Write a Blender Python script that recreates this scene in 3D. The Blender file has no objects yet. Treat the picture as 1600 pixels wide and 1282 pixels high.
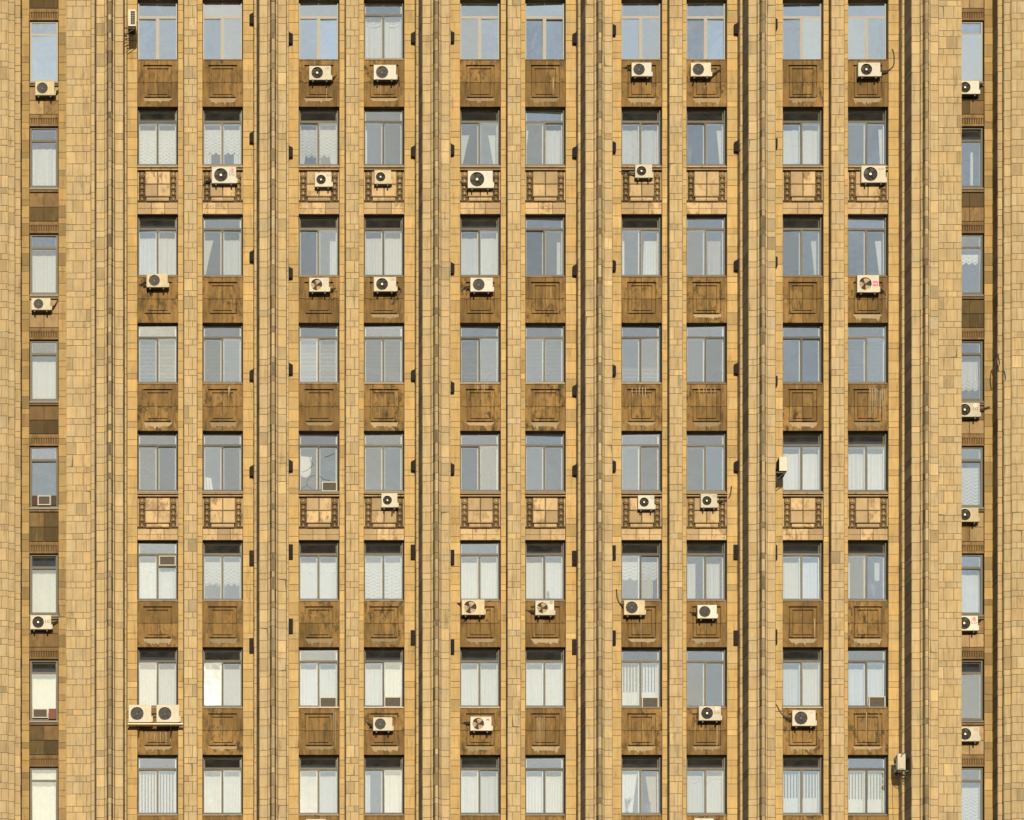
import bpy, math, random
from mathutils import Vector

random.seed(7)
RND = random.Random(11)
sc = bpy.context.scene
COL = sc.collection

# ------------------------------------------------------------------ scale
# photograph pixels -> metres on the plane of the narrow window strips
# (x to the right, y away from the camera, z up); PXM pixels are one metre
PXM = 42.0
DIST = 160.0                 # camera to facade
CX, CY = 150.0, 2611.0       # where the camera's level axis meets the facade
EYE = 49.0                   # height of the picture's middle above the ground


def X(px):
    return (px - 800.0) / PXM


def Z(py):
    return (641.0 - py) / PXM + EYE


def ux(px, d):
    """pixel column seen at relief d (metres in front of the strips) -> column on the strip plane"""
    return CX + (px - CX) * (DIST - d) / DIST


def uy(py, d):
    return CY + (py - CY) * (DIST - d) / DIST


# ------------------------------------------------------------------ camera
cam_d = bpy.data.cameras.new("camera")
cam = bpy.data.objects.new("camera", cam_d)
COL.objects.link(cam)
cam.location = (X(CX), -DIST, Z(CY))
cam.rotation_euler = (math.radians(90), 0, 0)
cam_d.sensor_fit = 'HORIZONTAL'
cam_d.sensor_width = 36.0
cam_d.lens = 36.0 * DIST / (1600.0 / PXM)
cam_d.shift_x = (800.0 - CX) / 1600.0
cam_d.shift_y = (CY - 641.0) / 1600.0
cam_d.clip_start = 1.0
cam_d.clip_end = 5000.0
sc.camera = cam

# ------------------------------------------------------------------ sky and sun
SUN_DIR = Vector((-0.032, -1.0, 0.195)).normalized()     # towards the sun
sun_el = math.asin(SUN_DIR.z)
sun_rot = math.atan2(SUN_DIR.x, SUN_DIR.y)
world = bpy.data.worlds.new("World")
sc.world = world
world.use_nodes = True
wn, wl = world.node_tree.nodes, world.node_tree.links
wn.clear()
sky = wn.new('ShaderNodeTexSky')
sky.sky_type = 'NISHITA'
sky.sun_disc = False
sky.sun_elevation = sun_el
sky.sun_rotation = sun_rot
sky.air_density = 1.0
sky.dust_density = 0.5
sky.ozone_density = 1.0
bg = wn.new('ShaderNodeBackground')
bg.inputs['Strength'].default_value = 0.066
wo = wn.new('ShaderNodeOutputWorld')
# thin broken cloud added over the unseen sky to brighten and vary reflections
wt = wn.new('ShaderNodeTexCoord')
wnz = wn.new('ShaderNodeTexNoise')
wnz.inputs['Scale'].default_value = 9.0
wnz.inputs['Detail'].default_value = 7.0
wnz.inputs['Roughness'].default_value = 0.6
wl.new(wt.outputs['Generated'], wnz.inputs['Vector'])
wmr = wn.new('ShaderNodeMapRange')
for i_, v_ in ((1, 0.36), (2, 0.66), (3, 0.05), (4, 0.85)):
    wmr.inputs[i_].default_value = v_
wl.new(wnz.outputs[0], wmr.inputs[0])
wmx = wn.new('ShaderNodeMix')
wmx.data_type = 'RGBA'
wmx.inputs['B'].default_value = (12.5, 13.6, 14.6, 1)
wl.new(wmr.outputs[0], wmx.inputs['Factor'])
wl.new(sky.outputs[0], wmx.inputs['A'])
wl.new(wmx.outputs['Result'], bg.inputs[0])
wl.new(bg.outputs[0], wo.inputs[0])

sun_d = bpy.data.lights.new("sun", 'SUN')
sun_d.energy = 5.0
sun_d.angle = math.radians(0.5)
sun_d.color = (1.0, 0.872, 0.65)
sun = bpy.data.objects.new("sun", sun_d)
COL.objects.link(sun)
sun.location = SUN_DIR * 200
sun.rotation_euler = SUN_DIR.to_track_quat('Z', 'Y').to_euler()

sc.view_settings.view_transform = 'Standard'
sc.view_settings.look = 'None'
sc.view_settings.gamma = 1.0
sc.view_settings.use_curve_mapping = False
sc.view_settings.exposure = 0.08
sc.cycles.max_bounces = 8
sc.cycles.transparent_max_bounces = 12


# ------------------------------------------------------------------ materials
def new_mat(name):
    m = bpy.data.materials.new(name)
    m.use_nodes = True
    nt = m.node_tree
    nt.nodes.clear()
    return m, nt.nodes, nt.links


def nd(N, t, **kw):
    n = N.new(t)
    for k, v in kw.items():
        if k == 'ins':
            for a, b in v.items():
                n.inputs[a].default_value = b
        else:
            setattr(n, k, v)
    return n


def ramp(N, pts):
    r = N.new('ShaderNodeValToRGB')
    el = r.color_ramp.elements
    while len(el) < len(pts):
        el.new(0.5)
    for e, (p, c) in zip(el, pts):
        e.position = p
        e.color = c if len(c) == 4 else (*c, 1)
    return r


def stone(name, source, base=(0.5, 0.42, 0.3), dirt=0.25, dirt_col=(0.10, 0.08, 0.05), grain=0.12, dirt_lo=0.56, dirt_hi=0.78, blotch=0.0, runs=(9, 9, 0.8)):
    """weathered limestone: own colour per piece, vertical tooling, blotches, sooty runs"""
    m, N, L = new_mat(name)
    geo = nd(N, 'ShaderNodeNewGeometry')
    if source == 'attr':
        src = nd(N, 'ShaderNodeAttribute', attribute_name='tint').outputs['Color']
    elif source == 'obj':
        src = nd(N, 'ShaderNodeObjectInfo').outputs['Color']
    else:
        oi = nd(N, 'ShaderNodeObjectInfo')
        hs = nd(N, 'ShaderNodeHueSaturation', ins={'Color': (*base, 1)})
        mr = nd(N, 'ShaderNodeMapRange', ins={3: 0.72, 4: 1.22})
        L.new(oi.outputs['Random'], mr.inputs[0])
        L.new(mr.outputs[0], hs.inputs['Value'])
        src = hs.outputs[0]
    # tooling, vertical
    mp = nd(N, 'ShaderNodeMapping', ins={'Scale': (22, 22, 1.1)})
    L.new(geo.outputs['Position'], mp.inputs[0])
    n1 = nd(N, 'ShaderNodeTexNoise', ins={'Scale': 1.0, 'Detail': 4.0, 'Roughness': 0.6})
    L.new(mp.outputs[0], n1.inputs['Vector'])
    m1 = nd(N, 'ShaderNodeMapRange', ins={1: 0.25, 2: 0.75, 3: 1 - grain, 4: 1 + grain})
    L.new(n1.outputs[0], m1.inputs[0])
    # blotches
    n2 = nd(N, 'ShaderNodeTexNoise', ins={'Scale': 1.7, 'Detail': 6.0, 'Roughness': 0.65})
    L.new(geo.outputs['Position'], n2.inputs['Vector'])
    m2 = nd(N, 'ShaderNodeMapRange', ins={1: 0.3, 2: 0.7, 3: 0.88, 4: 1.1})
    L.new(n2.outputs[0], m2.inputs[0])
    mul = nd(N, 'ShaderNodeMath', operation='MULTIPLY')
    L.new(m1.outputs[0], mul.inputs[0])
    L.new(m2.outputs[0], mul.inputs[1])
    c1 = nd(N, 'ShaderNodeVectorMath', operation='SCALE')
    L.new(src, c1.inputs[0])
    L.new(mul.outputs[0], c1.inputs['Scale'])
    # soot runs
    mp3 = nd(N, 'ShaderNodeMapping', ins={'Scale': runs, 'Location': (3.1, 0, 7.7)})
    L.new(geo.outputs['Position'], mp3.inputs[0])
    n3 = nd(N, 'ShaderNodeTexNoise', ins={'Scale': 1.0, 'Detail': 5.0, 'Roughness': 0.7})
    L.new(mp3.outputs[0], n3.inputs['Vector'])
    m3 = nd(N, 'ShaderNodeMapRange', ins={1: dirt_lo, 2: dirt_hi, 3: 0.0, 4: dirt})
    L.new(n3.outputs[0], m3.inputs[0])
    mx = nd(N, 'ShaderNodeMix', data_type='RGBA', ins={'B': (*dirt_col, 1)})
    L.new(m3.outputs[0], mx.inputs['Factor'])
    L.new(c1.outputs[0], mx.inputs['A'])
    if source in ('attr', 'obj'):
        mp7 = nd(N, 'ShaderNodeMapping', ins={'Scale': (3.6, 3.6, 0.55), 'Location': (1.7, 4.0, 2.2)})
        L.new(geo.outputs['Position'], mp7.inputs[0])
        n7 = nd(N, 'ShaderNodeTexNoise', ins={'Scale': 1.0, 'Detail': 9.0, 'Roughness': 0.78})
        L.new(mp7.outputs[0], n7.inputs['Vector'])
        r7 = nd(N, 'ShaderNodeMapRange', ins={1: 0.545, 2: 0.70, 3: 0.0, 4: 0.72})
        L.new(n7.outputs[0], r7.inputs[0])
        mx7 = nd(N, 'ShaderNodeMix', data_type='RGBA', ins={'B': (0.13, 0.095, 0.05, 1)})
        L.new(r7.outputs[0], mx7.inputs['Factor'])
        L.new(mx.outputs['Result'], mx7.inputs['A'])
        mx = mx7
    if blotch:
        # ragged dark weathering, different on every stone
        of = nd(N, 'ShaderNodeObjectInfo')
        sh_ = nd(N, 'ShaderNodeVectorMath', operation='ADD')
        sc_ = nd(N, 'ShaderNodeVectorMath', operation='SCALE', ins={0: (17.0, 31.0, 23.0)})
        L.new(of.outputs['Random'], sc_.inputs['Scale'])
        L.new(geo.outputs['Position'], sh_.inputs[0])
        L.new(sc_.outputs[0], sh_.inputs[1])
        mp5 = nd(N, 'ShaderNodeMapping', ins={'Scale': (4.0, 4.0, 2.2)})
        L.new(sh_.outputs[0], mp5.inputs[0])
        n5 = nd(N, 'ShaderNodeTexNoise', ins={'Scale': 1.0, 'Detail': 8.0, 'Roughness': 0.75})
        L.new(mp5.outputs[0], n5.inputs['Vector'])
        r5 = nd(N, 'ShaderNodeMapRange', ins={1: 0.50, 2: 0.60, 3: 0.0, 4: blotch})
        L.new(n5.outputs[0], r5.inputs[0])
        bm = nd(N, 'ShaderNodeMapRange', ins={1: 0.2, 2: 1.0, 3: 0.15, 4: 1.0})
        L.new(of.outputs['Random'], bm.inputs[0])
        bmu = nd(N, 'ShaderNodeMath', operation='MULTIPLY')
        L.new(r5.outputs[0], bmu.inputs[0])
        L.new(bm.outputs[0], bmu.inputs[1])
        mx5 = nd(N, 'ShaderNodeMix', data_type='RGBA', ins={'B': (*dirt_col, 1)})
        L.new(bmu.outputs[0], mx5.inputs['Factor'])
        L.new(mx.outputs['Result'], mx5.inputs['A'])
        # pale lime runs
        mp6 = nd(N, 'ShaderNodeMapping', ins={'Scale': (16.0, 16.0, 0.5)})
        L.new(sh_.outputs[0], mp6.inputs[0])
        n6 = nd(N, 'ShaderNodeTexNoise', ins={'Scale': 1.0, 'Detail': 3.0, 'Roughness': 0.6})
        L.new(mp6.outputs[0], n6.inputs['Vector'])
        r6 = nd(N, 'ShaderNodeMapRange', ins={1: 0.66, 2: 0.72, 3: 0.0, 4: 0.55})
        L.new(n6.outputs[0], r6.inputs[0])
        mx6 = nd(N, 'ShaderNodeMix', data_type='RGBA', ins={'B': (0.33, 0.25, 0.13, 1)})
        L.new(r6.outputs[0], mx6.inputs['Factor'])
        L.new(mx5.outputs['Result'], mx6.inputs['A'])
        mx = mx6
    # fine relief
    n4 = nd(N, 'ShaderNodeTexNoise', ins={'Scale': 60.0, 'Detail': 3.0})
    L.new(geo.outputs['Position'], n4.inputs['Vector'])
    add = nd(N, 'ShaderNodeMath', operation='ADD')
    L.new(n4.outputs[0], add.inputs[0])
    L.new(n1.outputs[0], add.inputs[1])
    bp = nd(N, 'ShaderNodeBump', ins={'Strength': 0.35, 'Distance': 0.01})
    L.new(add.outputs[0], bp.inputs['Height'])
    b = nd(N, 'ShaderNodeBsdfPrincipled', ins={'Roughness': 0.85, 'Specular IOR Level': 0.25})
    L.new(mx.outputs['Result'], b.inputs['Base Color'])
    L.new(bp.outputs[0], b.inputs['Normal'])
    o = nd(N, 'ShaderNodeOutputMaterial')
    L.new(b.outputs[0], o.inputs[0])
    return m


def plain(name, col, rough=0.5, spec=0.4, var=0.1, scale=8.0, metal=0.0, stretch=None, rnd=0.0):
    m, N, L = new_mat(name)
    geo = nd(N, 'ShaderNodeNewGeometry')
    v = geo.outputs['Position']
    if stretch:
        mp = nd(N, 'ShaderNodeMapping', ins={'Scale': stretch})
        L.new(v, mp.inputs[0])
        v = mp.outputs[0]
    n = nd(N, 'ShaderNodeTexNoise', ins={'Scale': scale, 'Detail': 5.0, 'Roughness': 0.65})
    L.new(v, n.inputs['Vector'])
    r = nd(N, 'ShaderNodeMapRange', ins={1: 0.25, 2: 0.75, 3: 1 - var, 4: 1 + var})
    L.new(n.outputs[0], r.inputs[0])
    f = r.outputs[0]
    if rnd:
        oi = nd(N, 'ShaderNodeObjectInfo')
        r2 = nd(N, 'ShaderNodeMapRange', ins={3: 1 - rnd, 4: 1 + rnd})
        L.new(oi.outputs['Random'], r2.inputs[0])
        mu = nd(N, 'ShaderNodeMath', operation='MULTIPLY')
        L.new(f, mu.inputs[0])
        L.new(r2.outputs[0], mu.inputs[1])
        f = mu.outputs[0]
    s = nd(N, 'ShaderNodeVectorMath', operation='SCALE', ins={0: col})
    L.new(f, s.inputs['Scale'])
    b = nd(N, 'ShaderNodeBsdfPrincipled', ins={'Roughness': rough, 'Specular IOR Level': spec, 'Metallic': metal})
    L.new(s.outputs[0], b.inputs['Base Color'])
    o = nd(N, 'ShaderNodeOutputMaterial')
    L.new(b.outputs[0], o.inputs[0])
    return m


def glass(name, refl, tint=(0.72, 0.76, 0.76)):
    m, N, L = new_mat(name)
    tr = nd(N, 'ShaderNodeBsdfTransparent', ins={'Color': (*tint, 1)})
    gl = nd(N, 'ShaderNodeBsdfGlossy', ins={'Color': (0.82, 0.92, 1.0, 1), 'Roughness': 0.01})
    geo = nd(N, 'ShaderNodeNewGeometry')
    n = nd(N, 'ShaderNodeTexNoise', ins={'Scale': 1.5, 'Detail': 2.0})
    L.new(geo.outputs['Position'], n.inputs['Vector'])
    bp = nd(N, 'ShaderNodeBump', ins={'Strength': 0.14, 'Distance': 0.02})
    L.new(n.outputs[0], bp.inputs['Height'])
    L.new(bp.outputs[0], gl.inputs['Normal'])
    # a film of dust on old panes
    n2 = nd(N, 'ShaderNodeTexNoise', ins={'Scale': 3.0, 'Detail': 6.0, 'Roughness': 0.7})
    L.new(geo.outputs['Position'], n2.inputs['Vector'])
    r2 = nd(N, 'ShaderNodeMapRange', ins={1: 0.3, 2: 0.8, 3: 0.015, 4: 0.06})
    L.new(n2.outputs[0], r2.inputs[0])
    df = nd(N, 'ShaderNodeBsdfDiffuse', ins={'Color': (0.42, 0.42, 0.40, 1)})
    m1 = nd(N, 'ShaderNodeMixShader', ins={0: refl})
    L.new(tr.outputs[0], m1.inputs[1])
    L.new(gl.outputs[0], m1.inputs[2])
    m2 = nd(N, 'ShaderNodeMixShader')
    L.new(r2.outputs[0], m2.inputs[0])
    L.new(m1.outputs[0], m2.inputs[1])
    L.new(df.outputs[0], m2.inputs[2])
    o = nd(N, 'ShaderNodeOutputMaterial')
    L.new(m2.outputs[0], o.inputs[0])
    return m


def cloth(name, col, transl=0.12):
    m, N, L = new_mat(name)
    oi = nd(N, 'ShaderNodeObjectInfo')
    mr = nd(N, 'ShaderNodeMapRange', ins={3: 0.80, 4: 1.02})
    L.new(oi.outputs['Random'], mr.inputs[0])
    cs = nd(N, 'ShaderNodeVectorMath', operation='SCALE', ins={0: col})
    L.new(mr.outputs[0], cs.inputs['Scale'])
    d = nd(N, 'ShaderNodeBsdfDiffuse')
    t = nd(N, 'ShaderNodeBsdfTranslucent', ins={'Color': (*col, 1)})
    L.new(cs.outputs[0], d.inputs['Color'])
    x = nd(N, 'ShaderNodeMixShader', ins={0: transl})
    L.new(d.outputs[0], x.inputs[1])
    L.new(t.outputs[0], x.inputs[2])
    o = nd(N, 'ShaderNodeOutputMaterial')
    L.new(x.outputs[0], o.inputs[0])
    return m


M = {}
M['tile_attr'] = stone('limestone_cladding', 'attr', dirt=0.42)
M['tile_obj'] = stone('limestone_tile', 'obj', dirt=0.42)
M['mortar'] = stone('mortar', 'base', base=(0.165, 0.12, 0.065), dirt=0.5)
M['lower'] = stone('limestone_plain', 'base', base=(0.45, 0.36, 0.23))
M['panel'] = stone('brown_stone', 'base', base=(0.205, 0.122, 0.042), dirt=0.75, dirt_col=(0.036, 0.026, 0.012), dirt_lo=0.46, dirt_hi=0.70, grain=0.10, blotch=0.95, runs=(5.5, 5.5, 1.0))
M['panel_back'] = stone('brown_stone_joint_shade', 'base', base=(0.10, 0.06, 0.025), dirt=0.5)  # joint tone, also stands in for shadow in the cornice gaps
M['ornate'] = stone('warm_stone', 'base', base=(0.41, 0.295, 0.165), blotch=0.85, dirt=0.6, dirt_col=(0.14, 0.09, 0.04), grain=0.08, runs=(3.5, 3.5, 1.6))
M['husk'] = stone('sooty_stone', 'base', base=(0.15, 0.102, 0.05), dirt=0.6, dirt_col=(0.05, 0.035, 0.018), dirt_lo=0.45)
M['husk_mid'] = stone('sooty_stone_worn', 'base', base=(0.23, 0.16, 0.082), dirt=0.6, dirt_col=(0.06, 0.042, 0.02), dirt_lo=0.45, grain=0.08, runs=(6, 6, 5))
M['end_stone'] = stone('end_bay_stone', 'base', base=(0.20, 0.125, 0.055), blotch=0.6, dirt=0.75, dirt_col=(0.075, 0.052, 0.022), dirt_lo=0.45, dirt_hi=0.7, grain=0.10, runs=(3.5, 3.5, 1.6))
M['end_light'] = stone('end_bay_pale_stone', 'base', base=(0.34, 0.235, 0.12), dirt=0.6, dirt_col=(0.10, 0.07, 0.03), dirt_lo=0.48, grain=0.1, blotch=0.3, runs=(3.5, 3.5, 1.6))
M['end_dark'] = stone('end_bay_dark_stone', 'base', base=(0.085, 0.058, 0.024), dirt=0.6, dirt_col=(0.035, 0.025, 0.011), dirt_lo=0.48, grain=0.1, blotch=0.4, runs=(3.5, 3.5, 1.6))
M['bare'] = stone('bare_plaster', 'base', base=(0.27, 0.21, 0.125), dirt=0.6)
M['fresh'] = stone('exposed_mortar', 'base', base=(0.38, 0.30, 0.19), dirt=0.5)
M['frame_old'] = plain('old_window_frame', (0.08, 0.071, 0.053), 0.6, var=0.35, scale=14, rnd=0.4)
M['frame_new'] = plain('new_window_frame', (0.235, 0.225, 0.195), 0.5, var=0.08, scale=10)
M['frame_end'] = plain('end_window_frame', (0.075, 0.065, 0.045), 0.55, var=0.2, scale=14, rnd=0.2)
M['lining'] = plain('painted_lining', (0.24, 0.25, 0.25), 0.6, var=0.12)
M['sash_white'] = plain('inner_sash_paint', (0.85, 0.85, 0.80), 0.5, var=0.1, rnd=0.2)
M['sill'] = plain('sill_metal', (0.055, 0.048, 0.035), 0.45, var=0.3, scale=6, rnd=0.35)
M['sill_light'] = plain('light_sill_metal', (0.32, 0.29, 0.235), 0.45, var=0.2, scale=6, rnd=0.15)
M['glass_old'] = glass('old_glass', 0.30, (0.98, 0.99, 0.99))
M['glass_new'] = glass('new_glass', 0.66, (0.85, 0.9, 0.92))
M['glass_open'] = glass('open_sash_glass', 0.06, (0.7, 0.7, 0.66))
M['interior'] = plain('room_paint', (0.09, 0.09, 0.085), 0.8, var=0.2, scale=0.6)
M['cloth'] = cloth('white_net', (0.95, 0.96, 0.95))
M['cloth_cream'] = cloth('cream_cloth', (0.78, 0.70, 0.52))
M['cloth_pink'] = cloth('pale_pink_cloth', (0.68, 0.62, 0.57))
M['blind'] = plain('blind_slat', (0.82, 0.83, 0.80), 0.6, var=0.05)
M['board'] = plain('white_board', (0.88, 0.86, 0.76), 0.7, var=0.03)
M['ac'] = plain('ac_enamel', (0.46, 0.425, 0.34), 0.75, 0.15, var=0.1, scale=5, rnd=0.12)
M['ac_white'] = plain('ac_white_enamel', (0.50, 0.48, 0.42), 0.75, 0.15, var=0.08, scale=5, rnd=0.1)
M['ac_yellow'] = plain('ac_yellowed_enamel', (0.43, 0.36, 0.23), 0.75, 0.15, var=0.14, scale=5, rnd=0.1)
M['ac_grey'] = plain('ac_guard', (0.50, 0.44, 0.33), 0.5, var=0.1)
M['black'] = plain('dark_cavity', (0.018, 0.015, 0.011), 0.7, var=0.3)
M['blade'] = plain('fan_blade', (0.016, 0.014, 0.011), 0.5, var=0.2)
M['blade_tan'] = plain('tan_fan_blade', (0.40, 0.28, 0.15), 0.5, var=0.1)
M['wire'] = plain('grille_wire', (0.035, 0.03, 0.024), 0.5)
M['hub'] = plain('fan_hub', (0.75, 0.62, 0.40), 0.5)
M['bracket'] = plain('bracket_steel', (0.05, 0.04, 0.03), 0.6, var=0.3)
M['pipe'] = plain('pipe_wrap', (0.035, 0.03, 0.025), 0.6, var=0.3)
M['red'] = plain('logo_red', (0.42, 0.03, 0.035), 0.5, var=0.03)
M['pale_red'] = plain('faded_logo', (0.62, 0.33, 0.27), 0.5, var=0.03)
M['ink'] = plain('logo_ink', (0.05, 0.045, 0.04), 0.5, var=0.03)
M['ink_blue'] = plain('logo_blue', (0.22, 0.24, 0.36), 0.5, var=0.03)
M['pink'] = plain('pink_sticker', (0.52, 0.06, 0.15), 0.5, var=0.03)
M['pink_pale'] = plain('faded_pink_sticker', (0.75, 0.40, 0.36), 0.5, var=0.03)
M['white'] = plain('white_print', (0.82, 0.8, 0.75), 0.5, var=0.02)
M['rust'] = plain('rusty_iron', (0.014, 0.008, 0.005), 0.9, var=0.5, scale=12, rnd=0.3)
M['wac'] = plain('window_unit_case', (0.36, 0.31, 0.23), 0.5, var=0.15)
M['wac_grille'] = plain('window_unit_grille', (0.045, 0.036, 0.022), 0.6, var=0.3)
M['brick_red'] = plain('terracotta', (0.15, 0.045, 0.022), 0.7)
M['dark_brown'] = plain('dark_board', (0.055, 0.03, 0.015), 0.8, var=0.3)
M['leaf'] = plain('houseplant_leaf', (0.10, 0.15, 0.07), 0.5, rnd=0.2)
M['asphalt'] = plain('asphalt', (0.05, 0.05, 0.052), 0.9, var=0.3, scale=0.7)


# ------------------------------------------------------------------ mesh helpers
class MB:
    def __init__(s):
        s.v, s.f, s.mi, s.t = [], [], [], []

    def quad(s, a, b, c, d, mi=0, tint=None):
        n = len(s.v)
        s.v += [a, b, c, d]
        s.f.append((n, n + 1, n + 2, n + 3))
        s.mi.append(mi)
        s.t.append(tint)

    def box(s, x0, x1, y0, y1, z0, z1, mi=0):
        n = len(s.v)
        s.v += [(x0, y0, z0), (x1, y0, z0), (x1, y1, z0), (x0, y1, z0), (x0, y0, z1), (x1, y0, z1), (x1, y1, z1), (x0, y1, z1)]
        for q in ((0, 3, 2, 1), (4, 5, 6, 7), (0, 1, 5, 4), (1, 2, 6, 5), (2, 3, 7, 6), (3, 0, 4, 7)):
            s.f.append(tuple(n + i for i in q))
            s.mi.append(mi)
            s.t.append(None)

    def cbox(s, x0, x1, y0, y1, z0, z1, c, mi=0):
        """box with its front (-y) edges chamfered by c"""
        n = len(s.v)
        for (a, y) in ((0, y1), (0, y0 + c), (c, y0)):
            s.v += [(x0 + a, y, z0 + a), (x1 - a, y, z0 + a), (x1 - a, y, z1 - a), (x0 + a, y, z1 - a)]
        for k in (0, 4):
            for i in range(4):
                j = (i + 1) % 4
                s.f.append((n + k + i, n + k + j, n + k + 4 + j, n + k + 4 + i))
                s.mi.append(mi)
                s.t.append(None)
        for q in ((8, 9, 10, 11), (3, 2, 1, 0)):
            s.f.append(tuple(n + i for i in q))
            s.mi.append(mi)
            s.t.append(None)

    def rbox(s, x0, x1, y0, y1, z0, z1, r, mi=0, seg=3, c=0.012):
        """box with rounded silhouette (in x,z) and a chamfered front"""
        def ring(a):
            out = []
            for (cx, cz, a0) in ((x1 - r, z1 - r, 0), (x0 + r, z1 - r, 90), (x0 + r, z0 + r, 180), (x1 - r, z0 + r, 270)):
                for k in range(seg + 1):
                    t = math.radians(a0 + 90 * k / seg)
                    out.append((cx + (r - a) * math.cos(t), cz + (r - a) * math.sin(t)))
            return out
        n = len(s.v)
        m = 4 * (seg + 1)
        for (a, y) in ((0, y1), (0, y0 + c), (c, y0)):
            s.v += [(p[0], y, p[1]) for p in ring(a)]
        for k in (0, m):
            for i in range(m):
                j = (i + 1) % m
                s.f.append((n + k + j, n + k + i, n + k + m + i, n + k + m + j))
                s.mi.append(mi)
                s.t.append(None)
        s.f.append(tuple(n + 2 * m + i for i in reversed(range(m))))
        s.f.append(tuple(n + i for i in range(m)))
        s.mi += [mi, mi]
        s.t += [None, None]

    def disc(s, cx, cz, y, r, n=24, mi=0, depth=0.0):
        b = len(s.v)
        s.v += [(cx + r * math.cos(2 * math.pi * i / n), y, cz + r * math.sin(2 * math.pi * i / n)) for i in range(n)]
        s.f.append(tuple(b + i for i in range(n))[::-1] if False else tuple(b + i for i in range(n)))
        s.mi.append(mi)
        s.t.append(None)
        if depth:
            c = len(s.v)
            s.v += [(p[0], y + depth, p[2]) for p in s.v[b:b + n]]
            for i in range(n):
                j = (i + 1) % n
                s.f.append((b + i, b + j, c + j, c + i))
                s.mi.append(mi)
                s.t.append(None)

    def ring(s, cx, cz, y, r0, r1, n=28, mi=0, d=0.006):
        for i in range(n):
            a, b = 2 * math.pi * i / n, 2 * math.pi * (i + 1) / n
            p = [(cx + r * math.cos(t), yy, cz + r * math.sin(t)) for (r, t, yy) in ((r0, a, y), (r1, a, y), (r1, b, y), (r0, b, y))]
            s.quad(*p, mi=mi)
            q = [(cx + r1 * math.cos(t), yy, cz + r1 * math.sin(t)) for (t, yy) in ((a, y), (b, y), (b, y + d), (a, y + d))]
            s.quad(*q, mi=mi)
            q = [(cx + r0 * math.cos(t), yy, cz + r0 * math.sin(t)) for (t, yy) in ((a, y), (b, y), (b, y + d), (a, y + d))]
            s.quad(*q, mi=mi)

    def poly(s, pts, y0, y1, mi=0):
        """prism from an x,z outline, front at y0"""
        b, n = len(s.v), len(pts)
        s.v += [(p[0], y0, p[1]) for p in pts] + [(p[0], y1, p[1]) for p in pts]
        s.f.append(tuple(b + i for i in range(n)))
        s.f.append(tuple(b + n + i for i in reversed(range(n))))
        s.mi += [mi, mi]
        s.t += [None, None]
        for i in range(n):
            j = (i + 1) % n
            s.f.append((b + i, b + n + i, b + n + j, b + j))
            s.mi.append(mi)
            s.t.append(None)

    def tube(s, pts, r, n=6, mi=0):
        pts = [Vector(p) for p in pts]
        b = len(s.v)
        for i, p in enumerate(pts):
            t = (pts[min(i + 1, len(pts) - 1)] - pts[max(i - 1, 0)]).normalized()
            a = t.cross(Vector((0.13, 0.31, 0.94))).normalized()
            c = t.cross(a)
            for k in range(n):
                w = 2 * math.pi * k / n
                s.v.append(tuple(p + a * (r * math.cos(w)) + c * (r * math.sin(w))))
        for i in range(len(pts) - 1):
            for k in range(n):
                j = (k + 1) % n
                s.f.append((b + i * n + k, b + i * n + j, b + (i + 1) * n + j, b + (i + 1) * n + k))
                s.mi.append(mi)
                s.t.append(None)
        for e in (0, len(pts) - 1):
            s.f.append(tuple(b + e * n + k for k in range(n)))
            s.mi.append(mi)
            s.t.append(None)

    def sphere(s, c, r, nu=8, nv=5, mi=0, sc3=(1, 1, 1)):
        b = len(s.v)
        for j in range(nv + 1):
            ph = math.pi * j / nv
            for i in range(nu):
                th = 2 * math.pi * i / nu
                s.v.append((c[0] + sc3[0] * r * math.sin(ph) * math.cos(th), c[1] + sc3[1] * r * math.sin(ph) * math.sin(th), c[2] + sc3[2] * r * math.cos(ph)))
        for j in range(nv):
            for i in range(nu):
                k = (i + 1) % nu
                s.f.append((b + j * nu + i, b + (j + 1) * nu + i, b + (j + 1) * nu + k, b + j * nu + k))
                s.mi.append(mi)
                s.t.append(None)

    def mesh(s, name, mats, smooth=False):
        me = bpy.data.meshes.new(name)
        me.from_pydata(s.v, [], s.f)
        for m in mats:
            me.materials.append(M[m] if isinstance(m, str) else m)
        if any(s.mi):
            me.polygons.foreach_set('material_index', s.mi)
        if any(t is not None for t in s.t):
            at = me.color_attributes.new('tint', 'FLOAT_COLOR', 'CORNER')
            buf = []
            for f, t in zip(s.f, s.t):
                buf += [*(t or (0.4, 0.32, 0.2)), 1.0] * len(f)
            at.data.foreach_set('color', buf)
        if smooth:
            me.polygons.foreach_set('use_smooth', [True] * len(me.polygons))
        me.update()
        return me


def add(name, me, parent=None, loc=(0, 0, 0), rot=None):
    o = bpy.data.objects.new(name, me)
    COL.objects.link(o)
    o.location = loc
    if rot:
        o.rotation_euler = rot
    if parent:
        o.parent = parent
    return o


def tag(o, label, cat, group=None):
    o['label'] = label
    o['category'] = cat
    if group:
        o['group'] = group
    return o


def empty(name, loc=(0, 0, 0), parent=None):
    o = bpy.data.objects.new(name, None)
    COL.objects.link(o)
    o.empty_display_size = 0.2
    o.location = loc
    if parent:
        o.parent = parent
    return o


_txt = {}


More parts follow.
